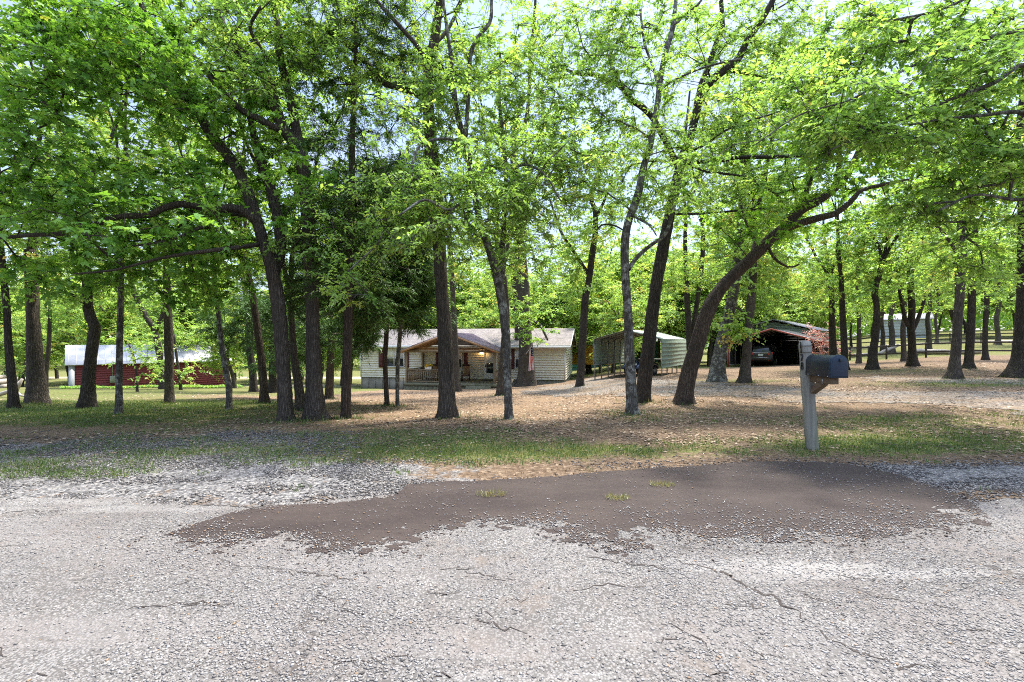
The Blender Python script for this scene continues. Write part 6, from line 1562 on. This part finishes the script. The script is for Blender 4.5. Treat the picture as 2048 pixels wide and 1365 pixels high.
for x0, x1, d0, d1, cnt, lab, grp in zones:
    for j in range(cnt):
        px = x0 + (x1 - x0) * (j + .15 + .7 * rz.random()) / cnt; d = d0 + (d1 - d0) * rz.random()
        x = (px - CX) / F * d
        if 1740 < px < 1870 and d < 90: d = 86.; x = (px - CX) / F * d
        put(int(rz.integers(0, 5)) if x0 < 1720 else int(rz.choice([0, 1, 3, 2])), x, d, .85 + .4 * rz.random(), rz.random() * 6.28, lab, grp)
# closer understorey trees whose crowns fill the gaps over the roofs
for px, d, k, s, lab in ((1000, 44, 4, 1.05, 'low bushy tree directly behind the middle of the house roof'), (800, 45, 4, 1.1, 'low bushy tree behind the left part of the house roof'), (1120, 47, 2, 1., 'leaning bushy tree behind the right end of the house roof'),
                         (1225, 36, 4, .8, 'bushy little tree standing behind the open pale green carport'), (1330, 44, 4, 1., 'dark low bush tree seen through the pale green carport'), (1420, 41, 2, 1., 'leaning tree between the two carports'),
                         (470, 41, 4, .8, 'low bushy tree behind the right end of the red shed'), (40, 47, 4, .9, 'low bushy tree behind the log pile at the far left'), (230, 49, 2, 1.1, 'leaning tree rising behind the red shed roof')):
    put(k, (px - CX) / F * d, d, s, rz.random() * 6.28, lab, None)

# far-off woods as one mass
n = 150000
uu = rng.uniform(-1.5, 1.5, n); dd = rng.uniform(92, 118, n); x = uu * dd
hh = 12 + 7 * fbm(uu * 9 + 20, dd * .05, 81, 4)
zz = hh * rng.random(n) ** .75
ok = (fbm(x * .16 + 300, zz * .3 + 20, 82, 4) > .4 - .25 * (uu > .6) * (zz < 5)) & (zz > np.where(uu > .6, .1, 1.))
P_ = np.stack([x, dd, gz(x, dd) + zz], 1)[ok]; n = len(P_)
d1 = rng.normal(size=(n, 3)); d1 /= np.linalg.norm(d1, axis=1)[:, None]; d2 = np.cross(d1, rng.normal(size=(n, 3))); d2 /= np.linalg.norm(d2, axis=1)[:, None]
s = .3 + .25 * rng.random((n, 1))
me = mk_mesh('far_woods', np.stack([P_ - d1 * s, P_ + d2 * s * .6, P_ + d1 * s, P_ - d2 * s * .6], 1).reshape(-1, 3), [np.arange(4 * n).reshape(n, 4)], False, {'v': np.clip(.5 + .2 * rng.standard_normal(n), 0, 1)})
tag(link('far_woods', me, LEAF), 'distant green woods closing off the view behind everything', kind='stuff')

# low growth along the shed and hedge foot
n = 9000
sh = lambda t, o: np.array([sl0[0], sl0[1]])[None] + np.outer(t, (cos(radians(44)), sin(radians(44)))) + np.outer(o, (sin(radians(44)), -cos(radians(44))))
t = rng.uniform(-.5, 12.5, n); o = .25 + 1.5 * rng.random(n) ** 1.5; p = sh(t, o)
hmax = .3 * (.25 + .75 * fbm(t * .9, o, 91, 3)) * (1.15 - o * .5)
P_ = np.c_[p, gz(p[:, 0], p[:, 1]) + .05 + np.clip(hmax, .1, 1) * rng.random(n)]
d1 = rng.normal(size=(n, 3)) * (1, 1, .6); d1 /= np.linalg.norm(d1, axis=1)[:, None]; d2 = np.cross(d1, np.array([0, 0, 1.]) + rng.normal(size=(n, 3)) * .4); d2 /= np.linalg.norm(d2, axis=1)[:, None]; s = .05 + .06 * rng.random((n, 1))
me = mk_mesh('undergrowth', np.stack([P_ - d1 * s, P_ + d2 * s * .6, P_ + d1 * s, P_ - d2 * s * .6], 1).reshape(-1, 3), [np.arange(4 * n).reshape(n, 4)], False, {'v': np.clip(.5 + .22 * rng.standard_normal(n), 0, 1)})
tag(link('undergrowth', me, LEAF), 'low weedy undergrowth along the foot of the red shed', kind='stuff')

# weeds and seedlings round the feet of the nearer trunks
Pw = []
for o in list(bpy.data.objects):
    if o.get('category') == 'tree' and 8 < o.location[1] < 24 and abs(o.location[0]) < 26:
        m = int(rng.integers(40, 170)); a = rng.random(m) * 2 * pi; r_ = .18 + .5 * rng.random(m) ** 2
        x = o.location[0] + r_ * np.cos(a); y = o.location[1] + r_ * np.sin(a); Pw.append(np.c_[x, y, gz(x, y)])
Pw = np.vstack(Pw); m = len(Pw)
V_, T_ = blades(Pw, .05 + .1 * rng.random(m) ** 1.5, .012 + .008 * rng.random(m), .8)
me = mk_mesh('weeds', V_, [T_], False, {'v': np.clip(.45 + .25 * rng.standard_normal(m), 0, 1)})
tag(link('weeds', me, GM), 'thin weeds and grass tufts around the trunk feet', kind='stuff')
